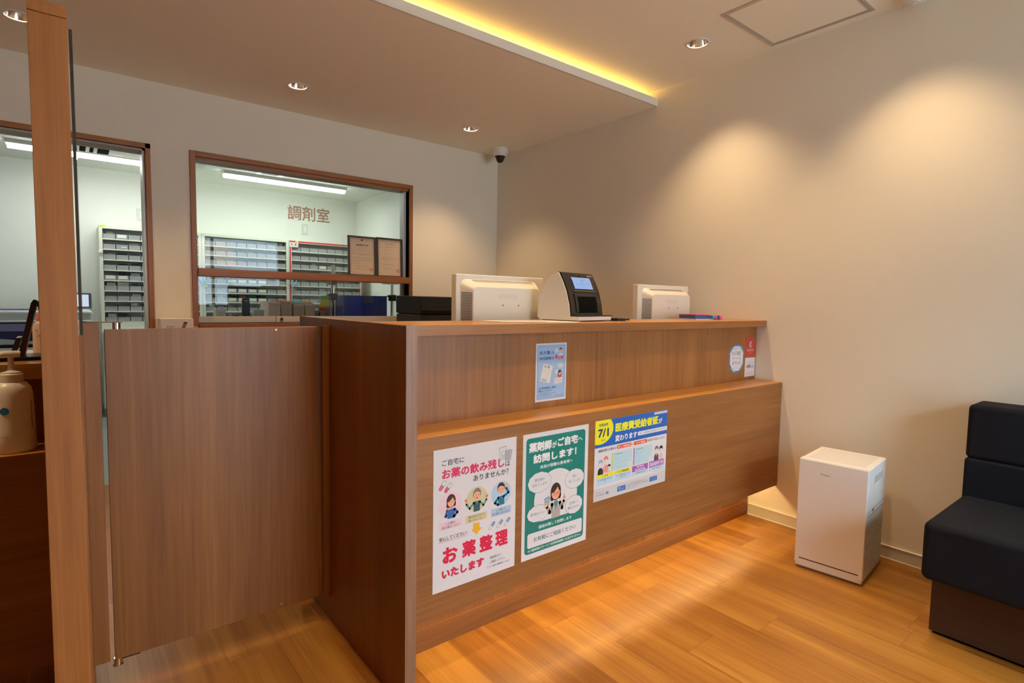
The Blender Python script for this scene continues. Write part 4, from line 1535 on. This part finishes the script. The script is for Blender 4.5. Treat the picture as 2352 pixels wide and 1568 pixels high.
MB().box(-.118, -.108, 1.945, 2.03, .966, 1.0).xform(lambda p: (p[0] + (p[2] - .966) * .28, p[1], p[2])).build('support_lip', dark_metal, tb)

sb = thing('pump_bottle', 'white pump bottle of hand sanitiser on the consulting desk ledge', 'bottle', (-.112, 1.806, .7327))
bx_m = translucent('milky_plastic', (.86, .84, .82, 1), 1.0, .35)
prof = [(.001, 0), (.040, 0), (.043, .005), (.0415, .05), (.040, .11), (.039, .14), (.036, .155), (.028, .167), (.0215, .170), (.0215, .173)]
MB().lathe(prof, n=40, sx=1.0, sy=.95).build('bottle', bx_m, sb, smooth=True, world=False)
MB().lathe([(.0225, .1715), (.0225, .188), (.0195, .1905), (.0195, .193), (.012, .195), (.0075, .198), (.006, .203), (.0055, .222)], n=32).build('cap', white_p, sb, smooth=True, world=False)
pn = MB().lathe([(.0055, .218), (.0055, .232), (.0, .232)], n=20)
pn.tube([(.018, 0, .236), (.010, 0, .2365), (-.012, 0, .236), (-.036, 0, .231), (-.041, 0, .225), (-.042, 0, .210)], .006, 14, 0, [.007, .0085, .0075, .0055, .0050, .0045])
pn.build('pump_head', white_p, sb, smooth=True, world=False)
a_ = Art(lambda x, y, l: ((.0412 + l) * math.sin(x / 41.2 - .55), -(.0412 * .955 + l) * math.cos(x / 41.2 - .55), .165 - y / 1000))
a_.ell(9.5, 62, 9, 9, (40, 132, 190), 3, n=28)
a_.build('blue_mark', sb, world=False)
a_ = Art(a_.map)
a_.text('手指用', 2, 122, 14, 125, (90, 80, 84), .0, 3)
a_.build('small_print', sb, world=False)
a_ = Art(a_.map)
a_.rect(64, 40, 65.6, 108, (96, 76, 110), 3)
a_.build('side_print', sb, world=False)

pb = thing('squeeze_bottle', 'clear bottle with pink markings on the consulting desk behind the stand', 'bottle', (-.066, 2.17, .940))
MB().lathe([(0, 0), (.017, 0), (.018, .003), (.018, .082), (.016, .089), (.007, .094), (.0065, .098), (0, .098)], n=28).build('bottle', translucent('clear_pinkish', (.88, .78, .72, 1), .75, .2), pb, smooth=True, world=False)
MB().lathe([(.0075, .096), (.0075, .108), (.004, .114), (.002, .128), (0, .128)], n=20).build('nozzle', mat('pink_cap', rgb(232, 120, 100), .4), pb, smooth=True, world=False)
a_ = Art(lambda x, y, l: ((.0181 + l) * math.sin(x / 18 - 1.2), -(.0181 + l) * math.cos(x / 18 - 1.2), .08 - y / 1000))
for x, y, r in ((14, 12, 3.5), (20, 26, 4), (15, 30, 2.5), (24, 52, 3)):
    a_.ell(x, y, r, r * .8, (226, 132, 112), 3, n=18)
a_.build('markings', pb, world=False)

# ------------------------------------------------------------------ dispensing room
# medicine shelves
CZ0, CZ1 = .862, 1.742
ROWS = 9
PITCH = (1.715 - .875) / ROWS


def drawer_mesh(wd):
    mb = MB()
    h = .044
    mb.box(0, wd, 0, .003, 0, h)
    mb.box(0, .002, .003, .12, 0, h * 1.2).box(wd - .002, wd, .003, .12, 0, h * 1.2)
    mb.box(.002, wd - .002, .003, .12, 0, .002).box(.002, wd - .002, -.0008, 0, h - .004, h - .001)
    return mb


CABS = [(.2375, 1.050, 'tall pale drawer shelf seen through the doorway', 7),
        (1.0525, 1.884, 'tall pale drawer shelf behind the middle of the window', 8),
        (1.888, 2.722, 'drawer shelf edged in red behind the certificates', 8)]
YC = 6.25
red_t = mat('red_tape', rgb(206, 52, 62), .5)
lab_m = mat('drawer_label', rgb(226, 226, 220), .5)
drawers = {}
_dm = None
for ci, (x0, x1, lb, ncol) in enumerate(CABS):
    ncol = 8
    c = thing('medicine_shelf', lb, 'shelf', ((x0 + x1) / 2, YC, 0), group='drawer shelves in the dispensing room')
    f_ = MB().box(x0, x0 + .026, YC, YC + .45, .80, CZ1).box(x1 - .026, x1, YC, YC + .45, .80, CZ1)
    f_.box(x0 + .026, x1 - .026, YC, YC + .45, 1.715, CZ1).box(x0 + .026, x1 - .026, YC, YC + .45, .80, .875)
    for r in range(1, ROWS):
        z = .875 + r * PITCH
        f_.box(x0 + .026, x1 - .026, YC + .001, YC + .44, z - .0045, z + .0055)
    f_.build('shelf_frame', cab_m, c)
    MB().box(x0 + .026, x1 - .026, YC + .135, YC + .145, .875, 1.715).build('back_panel', shelf_in, c)
    MB().box(x0, x1, YC - .05, YC + .45, .76, .80).build('ledge', cab_m, c, bev=.012, seg=3)
    MB().box(x0, x1, YC + .01, YC + .45, .08, .76).build('base_cabinet', cab_m, c)
    for z in (.24, .42, .60):
        MB().box(x0, x1, YC + .008, YC + .0105, z, z + .005).build('drawer_gap', shelf_in, c)
    MB().box(x0, x1, YC + .05, YC + .45, 0, .08).build('plinth', mat('plinth_grey', (.25, .26, .25, 1), .6), c)
    if ci == 2:
        MB().box(x0 + .004, x0 + .018, YC - .0012, YC, .80, 1.725).build('red_edge_tape', red_t, c)
        MB().box(x1 - .018, x1 - .004, YC - .0012, YC, .80, 1.725).build('red_edge_tape', red_t, c)
        MB().box(x0 + .004, x1 - .004, YC - .0012, YC, 1.722, 1.738).build('red_edge_tape', red_t, c)
        a_ = Art(front_map(1.893, 1.722, YC - .0013))
        a_.sheet(92, 52, (222, 220, 214), .001)
        a_.text('毒', 14, 12, 30, 34, (206, 70, 80), .02, 2)
        a_.text('劇', 52, 10, 72, 34, (206, 70, 80), .02, 2)
        a_.build('warning_label', c)
        MB().box(1.955, 1.985, YC - .0016, YC, 1.727, 1.742).build('yellow_tab', mat('tab_yellow', rgb(232, 232, 60), .5), c)
    if ci == 0:
        MB().box(x0 + .004, x0 + .045, YC - .0012, YC, 1.728, 1.742).build('yellow_tab', mat('tab_lime', rgb(214, 240, 40), .5), c)
        k_ = MB().lathe([(0, 0), (.018, 0), (.016, .012), (0, .014)], n=20)
        k_.xform(lambda p: (x0 + .008 + p[0], YC - p[2], 1.507 + p[1]))
        k_.build('magnet_hook', mat('hook_cream', (.80, .80, .66, 1), .4), c, smooth=True)
    if ci == 1:
        d_ = MB().lathe([(0, 0), (.012, 0), (.012, .004), (0, .004)], n=16)
        d_.xform(lambda p: (1.086 + p[0], YC - p[2], 1.222 + p[1]))
        d_.build('magnet_dot', mat('tab_lime2', rgb(206, 230, 70), .5), c)
    wd = (x1 - x0 - .052 - .004) / ncol
    for r in range(ROWS):
        for k in range(ncol):
            z = .875 + (ROWS - 1 - r) * PITCH + (.0062 if r < ROWS - 1 else .0006)
            xx = x0 + .028 + k * wd
            if _dm is None:
                d0 = drawer_mesh(wd - .006).build('drawer', drawer_m, None)
                _dm = d0.data
                d_ = d0
            else:
                d_ = bpy.data.objects.new('drawer', _dm)
                COL.objects.link(d_)
            d_.parent = c
            d_.location = (xx + .003 - c.location.x, YC + .012 - c.location.y, z - c.location.z)
            drawers[(ci, r, k)] = (xx + .003, z, wd - .006, d_)
# labels on some drawer fronts
LABS = [(1, r, k) for r in (4, 5, 6) for k in (2, 3, 4, 5)] + [(1, 7, 7), (0, 0, 1), (0, 1, 1), (0, 4, 1), (0, 4, 0), (0, 5, 3), (2, 2, 3)]
for key in LABS:
    x, z, wd, d_ = drawers[key]
    l0, l1, h0, h1 = (.12, .88, .012, .040)
    if key == (0, 1, 1):
        l0, l1, h0, h1 = .42, .88, .018, .026
    MB().box(wd * l0, wd * l1, -.0012, 0, h0, h1).build('label_card', lab_m, d_, world=False)
# packages in the drawers
GW = 'packages in the shelf drawers'
pk = {}


def pack(kind, key, fx, wdp, h, dy=.02, tilt=0):
    x, z, wd, _ = drawers[key]
    c, nm, lb = kind
    o = MB().box(-wdp / 2, wdp / 2, 0, .07, 0, h).build(nm, c)
    o.location = (x + wd * fx, YC + .012 + dy, z + .0025)
    o.rotation_euler = (0, math.radians(tilt), 0)
    tag(o, lb, 'package', GW)


KW = (mat('white_pack', rgb(222, 222, 216), .5), 'medicine_box', 'small white medicine box in a shelf drawer')
KD = (mat('dark_pack', rgb(40, 40, 48), .4), 'blister_strip', 'dark blister strips in a shelf drawer')
KT = (mat('teal_pack', rgb(30, 100, 104), .4), 'blister_strip', 'teal blister strips in a shelf drawer')
KR = (mat('red_pack', rgb(166, 40, 60), .4), 'blister_strip', 'red blister strips in a shelf drawer')
KG = (mat('olive_pack', rgb(110, 120, 40), .4), 'blister_strip', 'olive blister strips in a shelf drawer')
KB = (mat('bag_pack', rgb(170, 190, 200), .3), 'medicine_bag', 'pale blue plastic bag in a shelf drawer')
for key, K, fx, wdp, h in (((0, 0, 0), KW, .55, .055, .062), ((0, 0, 3), KW, .6, .05, .058), ((0, 1, 2), KW, .45, .07, .062), ((0, 1, 3), KW, .55, .06, .070),
                           ((0, 2, 0), KW, .6, .05, .055), ((0, 2, 1), KD, .5, .075, .058), ((0, 2, 2), KD, .5, .07, .052), ((0, 2, 3), KW, .6, .055, .075),
                           ((0, 3, 1), KD, .55, .07, .056), ((0, 3, 2), KD, .6, .055, .062), ((0, 3, 3), KW, .5, .066, .066), ((0, 4, 1), KD, .5, .05, .070),
                           ((0, 4, 2), KB, .5, .07, .066), ((0, 4, 3), KD, .6, .055, .066), ((0, 5, 0), KW, .55, .065, .068), ((0, 5, 1), KW, .5, .085, .074),
                           ((0, 5, 2), KD, .5, .05, .056), ((0, 5, 3), KD, .5, .075, .062), ((0, 6, 2), KW, .55, .065, .060), ((0, 6, 3), KD, .5, .065, .074),
                           ((0, 7, 2), KW, .35, .05, .068), ((0, 7, 3), KD, .5, .07, .060), ((0, 8, 0), KW, .55, .062, .068), ((0, 8, 1), KD, .45, .055, .072),
                           ((1, 5, 2), KD, .5, .08, .064), ((1, 5, 3), KD, .5, .08, .062), ((1, 5, 4), KD, .5, .08, .066), ((1, 5, 5), KG, .5, .07, .062),
                           ((1, 6, 2), KD, .5, .07, .068), ((1, 6, 3), KR, .5, .06, .070), ((1, 6, 4), KT, .5, .08, .066), ((1, 6, 5), KD, .5, .075, .066),
                           ((1, 6, 0), KB, .35, .05, .068), ((1, 6, 1), KW, .32, .045, .074), ((1, 7, 0), KW, .6, .05, .068),
                           ((1, 0, 7), KW, .5, .03, .068), ((2, 2, 2), KB, .5, .05, .064), ((2, 3, 3), KW, .5, .05, .06), ((2, 5, 0), KW, .3, .045, .066), ((2, 5, 3), KW, .5, .06, .064), ((1, 4, 5), KB, .5, .066, .062), ((1, 4, 2), KB, .4, .07, .066)):
    pack(K, key, fx, wdp, h)

# ceiling lamps of the dispensing room
def tube_lamp(x0, x1, y, label):
    t = thing('tube_lamp', label, 'ceiling light', ((x0 + x1) / 2, y, 2.32), group='tube lamps in the dispensing room')
    L2 = (x1 - x0) / 2
    MB().prism([(-.055, 0), (.055, 0), (.045, -.03), (-.045, -.03)], 'x', -L2, L2).build('housing', white_p, t, world=False)
    pts = [(.040 * math.cos(math.radians(k)), -.030 - .034 * math.sin(math.radians(k))) for k in range(0, 181, 20)]
    MB().prism(pts, 'x', -L2 + .01, L2 - .01).build('diffuser', tube_e, t, smooth=True, world=False)
    return t


tl = tube_lamp(1.195, 2.400, 5.97, 'lit tube lamp seen through the window above the lettering')
dup(tl, (.26, 5.97, 2.32), 'lit tube lamp seen through the doorway behind the post')
area_light('dispensary_lamp_a', (1.80, 5.97, 2.245), (0, 0, 0), 1.15, .08, 9.0, (.96, 1.0, .93))
area_light('dispensary_lamp_b', (.26, 5.97, 2.245), (0, 0, 0), 1.15, .08, 9.0, (.96, 1.0, .93))

vt = thing('ceiling_vent', 'white slotted ceiling vent in the dispensing room above the tube lamp', 'vent', (1.58, 5.73, 2.32))
MB().box(1.46, 1.70, 5.66, 5.86, 2.312, 2.32).build('plate', white_p, vt, bev=.002)
vv = MB()
for k in range(12):
    vv.box(1.505 + k * .0125, 1.512 + k * .0125, 5.69, 5.83, 2.311, 2.3125)
vv.build('slots', mat('vent_black', (.03, .03, .03, 1), .8), vt)

ac = thing('ceiling_air_conditioner', 'white ceiling air conditioner with black outlets above the doorway tube lamp', 'air conditioner', (.45, 5.55, 2.32))
MB().box(.02, 1.0, 5.25, 5.80, 2.275, 2.32).build('casing', white_p, ac, bev=.004)
for x0, x1 in ((.11, .15), (.175, .20), (.225, .30)):
    MB().box(x0, x1, 5.60, 5.77, 2.271, 2.276).build('outlet', black_m, ac)

# switches
def switch(x, z, label):
    s_ = thing('wall_switch', label, 'switch', (x, YD, z), group='white wall switches')
    MB().box(-.036, .036, -.007, 0, -.06, .06).build('plate', mat('switch_plate', (.66, .67, .62, 1), .4), s_, bev=.002, world=False)
    MB().box(-.013, .013, -.010, -.007, -.034, .034).build('rocker', white_p, s_, bev=.001, world=False)
    return s_


s1 = switch(2.21, 1.925, 'white wall switch below the window lettering')
dup(s1, (.60, YD, 1.922), 'white wall switch above the drawer shelf in the doorway')

# inner counter below the window
ic = thing('dispensing_counter', 'pale worktop inside the dispensing room below the window', 'counter', (1.35, 4.3, 0))
MB().box(.62, 2.80, YB + .145, 4.55, .925, .955).build('worktop', white_p, ic)
MB().box(.64, 2.78, 4.0, 4.50, 0, .925).build('body', cab_m, ic)
CT = .955


def put(name, label, cat, x0, x1, z1, y, dep, m, group=None, bev=.001, z0=CT):
    o = MB().box(x0, x1, y, y + dep, z0, z1).build(name, m, bev=bev)
    return tag(o, label, cat, group)


YI = 4.18
t = thing('drug_carton', 'white carton with yellow and red print on the dispensing counter', 'box', (.81, YI, CT))
MB().box(.778, .842, YI, YI + .08, CT, 1.040).build('box', mat('carton2', rgb(216, 216, 218), .5), t)
a_ = Art(front_map(.778, 1.040, YI - .0002))
a_.rect(8, 28, 22, 58, (222, 222, 40), 1)
a_.text('お薬', 26, 30, 42, 37, (226, 90, 70), .02, 1)
a_.text('手帳カバー', 26, 44, 58, 51, (90, 160, 210), .01, 1)
a_.build('print', t)
t = thing('small_carton', 'small violet and white box beside the white carton', 'box', (.866, YI, CT))
MB().box(.846, .888, YI, YI + .05, CT, 1.004).build('box', mat('violet_box', rgb(112, 96, 150), .5), t)
MB().box(.852, .882, YI - .0006, YI, .99, 1.004).build('flap', mat('lilac_white', rgb(190, 186, 206), .5), t)
t = thing('cordless_phone', 'black cordless phone standing in its cradle behind the window', 'phone', (.97, YI, CT))
MB().prism([(.944, .99), (.995, .99), (.994, 1.06), (.992, 1.108), (.985, 1.114), (.955, 1.114), (.948, 1.108), (.946, 1.06)], 'y', YI, YI + .03).build('handset', mat('phone_navy', (.012, .013, .022, 1), .3), t, bev=.003)
MB().prism([(.932, CT), (1.010, CT), (1.000, .992), (.940, .992)], 'y', YI - .02, YI + .07).build('cradle', black_p, t, bev=.003)
MB().box(.955, .985, YI - .0008, YI, 1.092, 1.095).build('earpiece', alu, t)
t = thing('cup_stack', 'translucent white cups standing in a holder beside the phone', 'cups', (1.058, YI, CT))
MB().lathe([(0, 0), (.028, 0), (.037, .075), (.035, .075), (.027, .003), (0, .003)], 1.062, YI + .04, 28, cz=CT).build('cup', translucent('cup_plastic', (.78, .80, .78, 1), .8), t, smooth=True)
MB().lathe([(0, .010), (.026, .010), (.035, .072), (0, .072)], 1.062, YI + .04, 28, cz=CT).build('inner_cup', white_p, t, smooth=True)
MB().box(1.022, 1.026, YI, YI + .08, CT, 1.045).build('holder_side', translucent('acryl', (.8, .85, .85, 1), .5), t)


def file_box(x0, x1, zt, c_front, c_in, label):
    t = thing('file_box', label, 'file box', ((x0 + x1) / 2, YI + .1, CT), group='cardboard file boxes on the dispensing counter')
    MB().box(x0, x1, YI, YI + .004, CT, zt - .02).build('front', c_front, t)
    m = mat('filebox_' + label.split()[0], c_in, .6)
    MB().prism([(YI + .004, CT), (YI + .004, zt - .004), (YI + .10, zt), (YI + .24, zt), (YI + .24, CT)], 'x', x0, x0 + .004).build('side', m, t)
    MB().prism([(YI + .004, CT), (YI + .004, zt - .024), (YI + .10, zt), (YI + .24, zt), (YI + .24, CT)], 'x', x1 - .004, x1).build('side', m, t)
    MB().box(x0 + .004, x1 - .004, YI + .236, YI + .24, CT, zt).build('back', m, t)
    MB().box(x0 + .006, x1 - .008, YI + .02, YI + .22, CT, zt - .012).build('folders', m, t)


kraft = mat('kraft_front', rgb(216, 194, 166), .6, vary=.08, bscale=60)
beige = mat('beige_front', rgb(236, 212, 192), .6)
for x0, x1, zt, cf, ci_, lb in ((1.122, 1.197, 1.092, beige, rgb(232, 204, 186), 'beige file box beside the cups'),
                               (1.202, 1.278, 1.098, kraft, rgb(232, 140, 96), 'orange topped file box between beige and teal ones'),
                               (1.288, 1.366, 1.098, kraft, rgb(140, 206, 196), 'teal topped file box between orange and ochre ones'),
                               (1.371, 1.446, 1.098, kraft, rgb(228, 176, 50), 'ochre topped file box nearest the small books')):
    file_box(x0, x1, zt, cf, ci_, lb)
kn = mat('book_grey', rgb(150, 140, 128), .6)
bnv = mat('book_navy', rgb(40, 40, 70), .5)
for x0, x1, zt, lb in ((1.450, 1.474, 1.020, 'thin grey booklet beside the ochre file box'), (1.478, 1.530, 1.026, 'thick grey booklet with dark cover beside the red case')):
    t = thing('booklet', lb, 'book', ((x0 + x1) / 2, YI, CT), group='booklets on the dispensing counter')
    MB().box(x0 + .003, x1 - .003, YI + .002, YI + .10, CT, zt - .004).build('pages', kn, t)
    MB().box(x0, x0 + .003, YI, YI + .10, CT, zt).box(x1 - .003, x1, YI, YI + .10, CT, zt).build('cover', bnv, t)
    MB().box(x0, x1, YI - .001, YI + .002, zt - .006, zt).build('spine_strip', mat('strip_blue', rgb(150, 160, 190), .5), t)
t = thing('note_holder', 'grey holder carrying green and yellow sticky notes beside the pole', 'note holder', (1.545, YI + .06, CT))
MB().box(1.534, 1.576, YI + .05, YI + .09, CT, 1.12).build('stand', kn, t)
MB().box(1.500, 1.573, YI + .044, YI + .0465, 1.052, 1.108).build('yellow_note', mat('note_yellow', rgb(228, 220, 60), .6), t)
MB().box(1.512, 1.565, YI + .0475, YI + .050, 1.100, 1.142).build('green_note', mat('note_green', rgb(150, 222, 80), .6), t)
o = MB().box(1.492, 1.533, YI + .02, YI + .05, CT, 1.052).build('red_case', mat('case_red', rgb(208, 54, 50), .5), bev=.003)
tag(o, 'red case standing behind the small booklets', 'case')


def pole(x, label, plate):
    t = thing('monitor_pole', label, 'stand', (x, YI + .02, CT), group='metal poles clamped to the dispensing counter')
    MB().lathe([(0, 0), (.013, 0), (.013, .42), (0, .42)], x, YI + .02, 20, cz=CT).build('pole', chrome, t, smooth=True)
    MB().box(x - .024, x + .024, YI - .004, YI + .044, 1.108, 1.160).build('clamp', black_p, t, bev=.004)
    MB().box(x - .040, x - .018, YI + .005, YI + .035, 1.140, 1.155).build('clamp_lever', black_p, t, bev=.003)
    MB().box(x - .03, x + .03, YI - .01, YI + .05, CT, .967).build('foot', black_p, t, bev=.003)
    if plate:
        MB().box(x - .075, x + .035, YI - .03, YI + .06, 1.243, 1.256).build('plate', alu, t)
    else:
        MB().box(x - .03, x + .012, YI - .03, YI + .05, 1.225, 1.275).build('bracket', mat('bracket_grey', (.10, .10, .11, 1), .4), t, bev=.004)
        for dx in (-.035, -.022, .012):
            MB().tube([(x + dx * .4, YI - .02, 1.26), (x + dx * 1.2, YI - .03, 1.17), (x + dx * .6, YI - .025, 1.08), (x + dx * .5, YI - .02, .962)], .0028, 8).build('cable', black_p, t, smooth=True)


pole(1.592, 'metal pole with cables beside the sticky notes', False)
pole(2.084, 'metal pole with a black clamp right of the blue files', True)
for i, (x0, x1, c, lb) in enumerate(((1.622, 1.720, rgb(62, 80, 150), 'slate blue file box beside the pole with cables'),
                                    (1.722, 1.827, rgb(62, 66, 176), 'mid blue file box second from the cabled pole'),
                                    (1.829, 1.957, rgb(46, 52, 144), 'dark blue file box with a grey slip in front'),
                                    (1.959, 2.041, rgb(34, 40, 124), 'navy file box next to the clamped pole'))):
    t = thing('blue_file_box', lb, 'file box', ((x0 + x1) / 2, YI + .1, CT), group='blue file boxes on the dispensing counter')
    m = mat('file_blue_%d' % i, c, .35)
    MB().box(x0, x1, YI + .03, YI + .034, CT, 1.146).build('front', m, t)
    MB().box(x0, x0 + .003, YI + .034, YI + .26, CT, 1.148).box(x1 - .003, x1, YI + .034, YI + .26, CT, 1.148).box(x0 + .003, x1 - .003, YI + .257, YI + .26, CT, 1.148).build('sides', m, t)
    MB().box(x0 + .006, x1 - .006, YI + .04, YI + .25, CT, 1.12 if i != 3 else 1.1).build('papers', mat('papers_%d' % i, rgb(190, 176, 150), .7), t)
    if i == 2:
        MB().box(x0 + .012, x0 + .095, YI + .0285, YI + .030, 1.09, 1.14).build('slip', mat('slip_grey', rgb(84, 76, 108), .5), t)
dp = thing('paper_dispenser', 'white dispenser with a black knob fixed on the side wall of the dispensing room', 'dispenser', (2.79, 5.45, 1.08))
# ray through the right edge of the window meets the side wall here
MB().box(2.72, XR, 5.40, 5.50, 1.080, 1.115).build('tray', white_p, dp, bev=.004)
MB().box(2.73, 2.77, 5.395, 5.41, 1.060, 1.080).build('spout', alu, dp, bev=.003)
kb = MB().lathe([(0, 0), (.035, 0), (.04, .02), (.03, .05), (0, .055)], 2.80, 5.45, 24, cz=1.115)
kb.build('knob', black_p, dp, smooth=True)

# scissors on the shelf uprights
def scissors(x, z, label):
    s_ = thing('scissors', label, 'scissors', (x, YC - .012, z), group='light blue scissors on the shelf uprights')
    lb_ = mat('scissor_blue', rgb(150, 206, 232), .4)
    for sx, rx in ((-1, .016), (1, .020)):
        pts = [(sx * .022 + rx * math.cos(2 * PI * k / 16), 0, .030 * math.sin(2 * PI * k / 16)) for k in range(17)]
        MB().tube(pts, .0045, 8).build('finger_loop', lb_, s_, smooth=True, world=False)
        MB().tube([(sx * .012, 0, -.026), (sx * .004, 0, -.06)], .006, 8).build('shank', lb_, s_, smooth=True, world=False)
        MB().prism([(sx * .006, -.058), (-sx * .004, -.058), (-sx * .002 - .012, -.16)], 'y', -.002 + sx * .001, sx * .001).build('blade', alu, s_, world=False)
    MB().box(-.006, .006, -.004, .0112, -.066, -.054).build('hook', alu, s_, world=False)
    return s_


q = scissors(1.058, 1.300, 'light blue scissors hanging on the upright behind the window jamb')
dup(q, (1.915, YC - .012, 1.305), 'light blue scissors hanging on the red edged upright')

# packaging machine with display, beyond the consulting desk
pmn = thing('packaging_machine', 'grey and navy tablet packaging machine on a cart in the dispensing room', 'machine', (-.45, 5.95, 0))
pgrey = mat('machine_grey', rgb(196, 202, 204), .4)
pnavy = mat('machine_navy', rgb(44, 48, 92), .2)
plil = mat('machine_lilac', rgb(134, 134, 176), .25)
MX0, MX1 = -1.25, .165
MB().box(MX0, MX1, 5.84, 6.5, .715, .985).build('body', pgrey, pmn, bev=.025, seg=4)
MB().prism([(MX0, .76), (-.42, .765), (-.20, .738), (.05, .738), (.14, .77), (.14, .892), (MX0, .892)], 'y', 5.832, 5.842).build('lid', pnavy, pmn, bev=.004)
MB().box(MX0, -.02, 5.829, 5.833, .822, .880).build('window_strip', plil, pmn, bev=.003)
MB().box(MX0, MX1 - .01, 5.826, 5.842, .893, .906).build('rim', white_p, pmn, bev=.004)
MB().box(MX0, -.12, 5.88, 6.1, .985, .998).build('top_tray', plil, pmn)
lt = MB()
for k in range(6):
    lt.box(MX0 + .2 * k + .17, MX0 + .2 * k + .176, 5.878, 5.8805, .985, .998)
lt.build('tray_dividers', mat('divider', rgb(90, 90, 130), .4), pmn)
MB().box(MX0, MX1 - .02, 5.86, 6.48, .690, .715).build('foot_plinth', black_p, pmn)
MB().box(MX0, .205, 5.84, 6.5, .655, .690).build('cart_top', cab_m, pmn)
for x in (MX0 + .02, .185):
    for y in (5.87, 6.14):
        MB().box(x - .018, x + .018, y - .018, y + .018, 0, .655).build('cart_leg', black_p, pmn)
mo = thing('machine_display', 'small grey display standing on the packaging machine', 'monitor', (.08, 5.98, .985))
MB().box(-.08, .160, 5.90, 5.93, 1.000, 1.132).build('bezel', mat('display_grey', rgb(120, 128, 138), .4), mo, bev=.004)
MB().box(-.065, .140, 5.8985, 5.90, 1.018, 1.118).build('screen', mat('display_lit', (.2, .2, .2, 1), .2, emit=rgb(205, 220, 240), estr=.9), mo)
MB().box(.0, .10, 5.93, 6.0, .9855, 1.05).build('stand', pgrey, mo)

# ------------------------------------------------------------------ outside, seen only in the window reflection
tile = mat('roof_tile', rgb(150, 132, 122), .35)


def roof_house(x0, x1, y, ze, zr, label):
    h = thing('neighbour_house', label, 'house', ((x0 + x1) / 2, y, 0))
    MB().box(x0 + .4, x1 - .4, y - 5, y - .5, 0, ze).build('walls', mat('house_wall', rgb(140, 148, 158), .8), h)
    r = MB()
    nx, nr = int((x1 - x0) / .28), 7
    for j in range(nr):
        z0 = ze + (zr - ze) * j / nr
        y0 = y - 2.6 * j / nr
        for i in range(nx):
            xa = x0 + i * (x1 - x0) / nx
            wd = (x1 - x0) / nx
            r.add([(xa, y0, z0), (xa + wd / 2, y0 + .05, z0 + .09), (xa + wd, y0, z0), (xa + wd, y0 - 2.6 / nr, z0 + (zr - ze) / nr), (xa + wd / 2, y0 - 2.6 / nr + .05, z0 + (zr - ze) / nr + .06), (xa, y0 - 2.6 / nr, z0 + (zr - ze) / nr)],
                  [(0, 1, 4, 5), (1, 2, 3, 4)])
    r.build('roof', tile, h)
    struct(h)


roof_house(3.2, 6.4, -21, 2.5, 3.9, 'tile roofed house across the street seen in the window reflection')
fb = thing('horizon_block_building', 'pale building added across the street to cover the low sky', 'building', (5, -30, 0))  # added building: covers the bright low sky and bounces daylight back in
MB().box(-40, 60, -31, -30, 0, 11).build('facade', mat('facade', rgb(138, 145, 152), .8), fb)
fw_ = MB()
for k in range(24):
    for j in range(3):
        fw_.box(-38 + 4 * k, -36 + 4 * k, -30.02, -29.99, 1.2 + 3.4 * j, 2.9 + 3.4 * j)
fw_.build('facade_openings', mat('facade_dark', rgb(70, 80, 90), .4), fb)
struct(fb)
struct(MB().box(-30, 40, -60, YF - .1, -.2, -.06).build('ground_outside', mat('paving', (.50, .50, .50, 1), .9)))
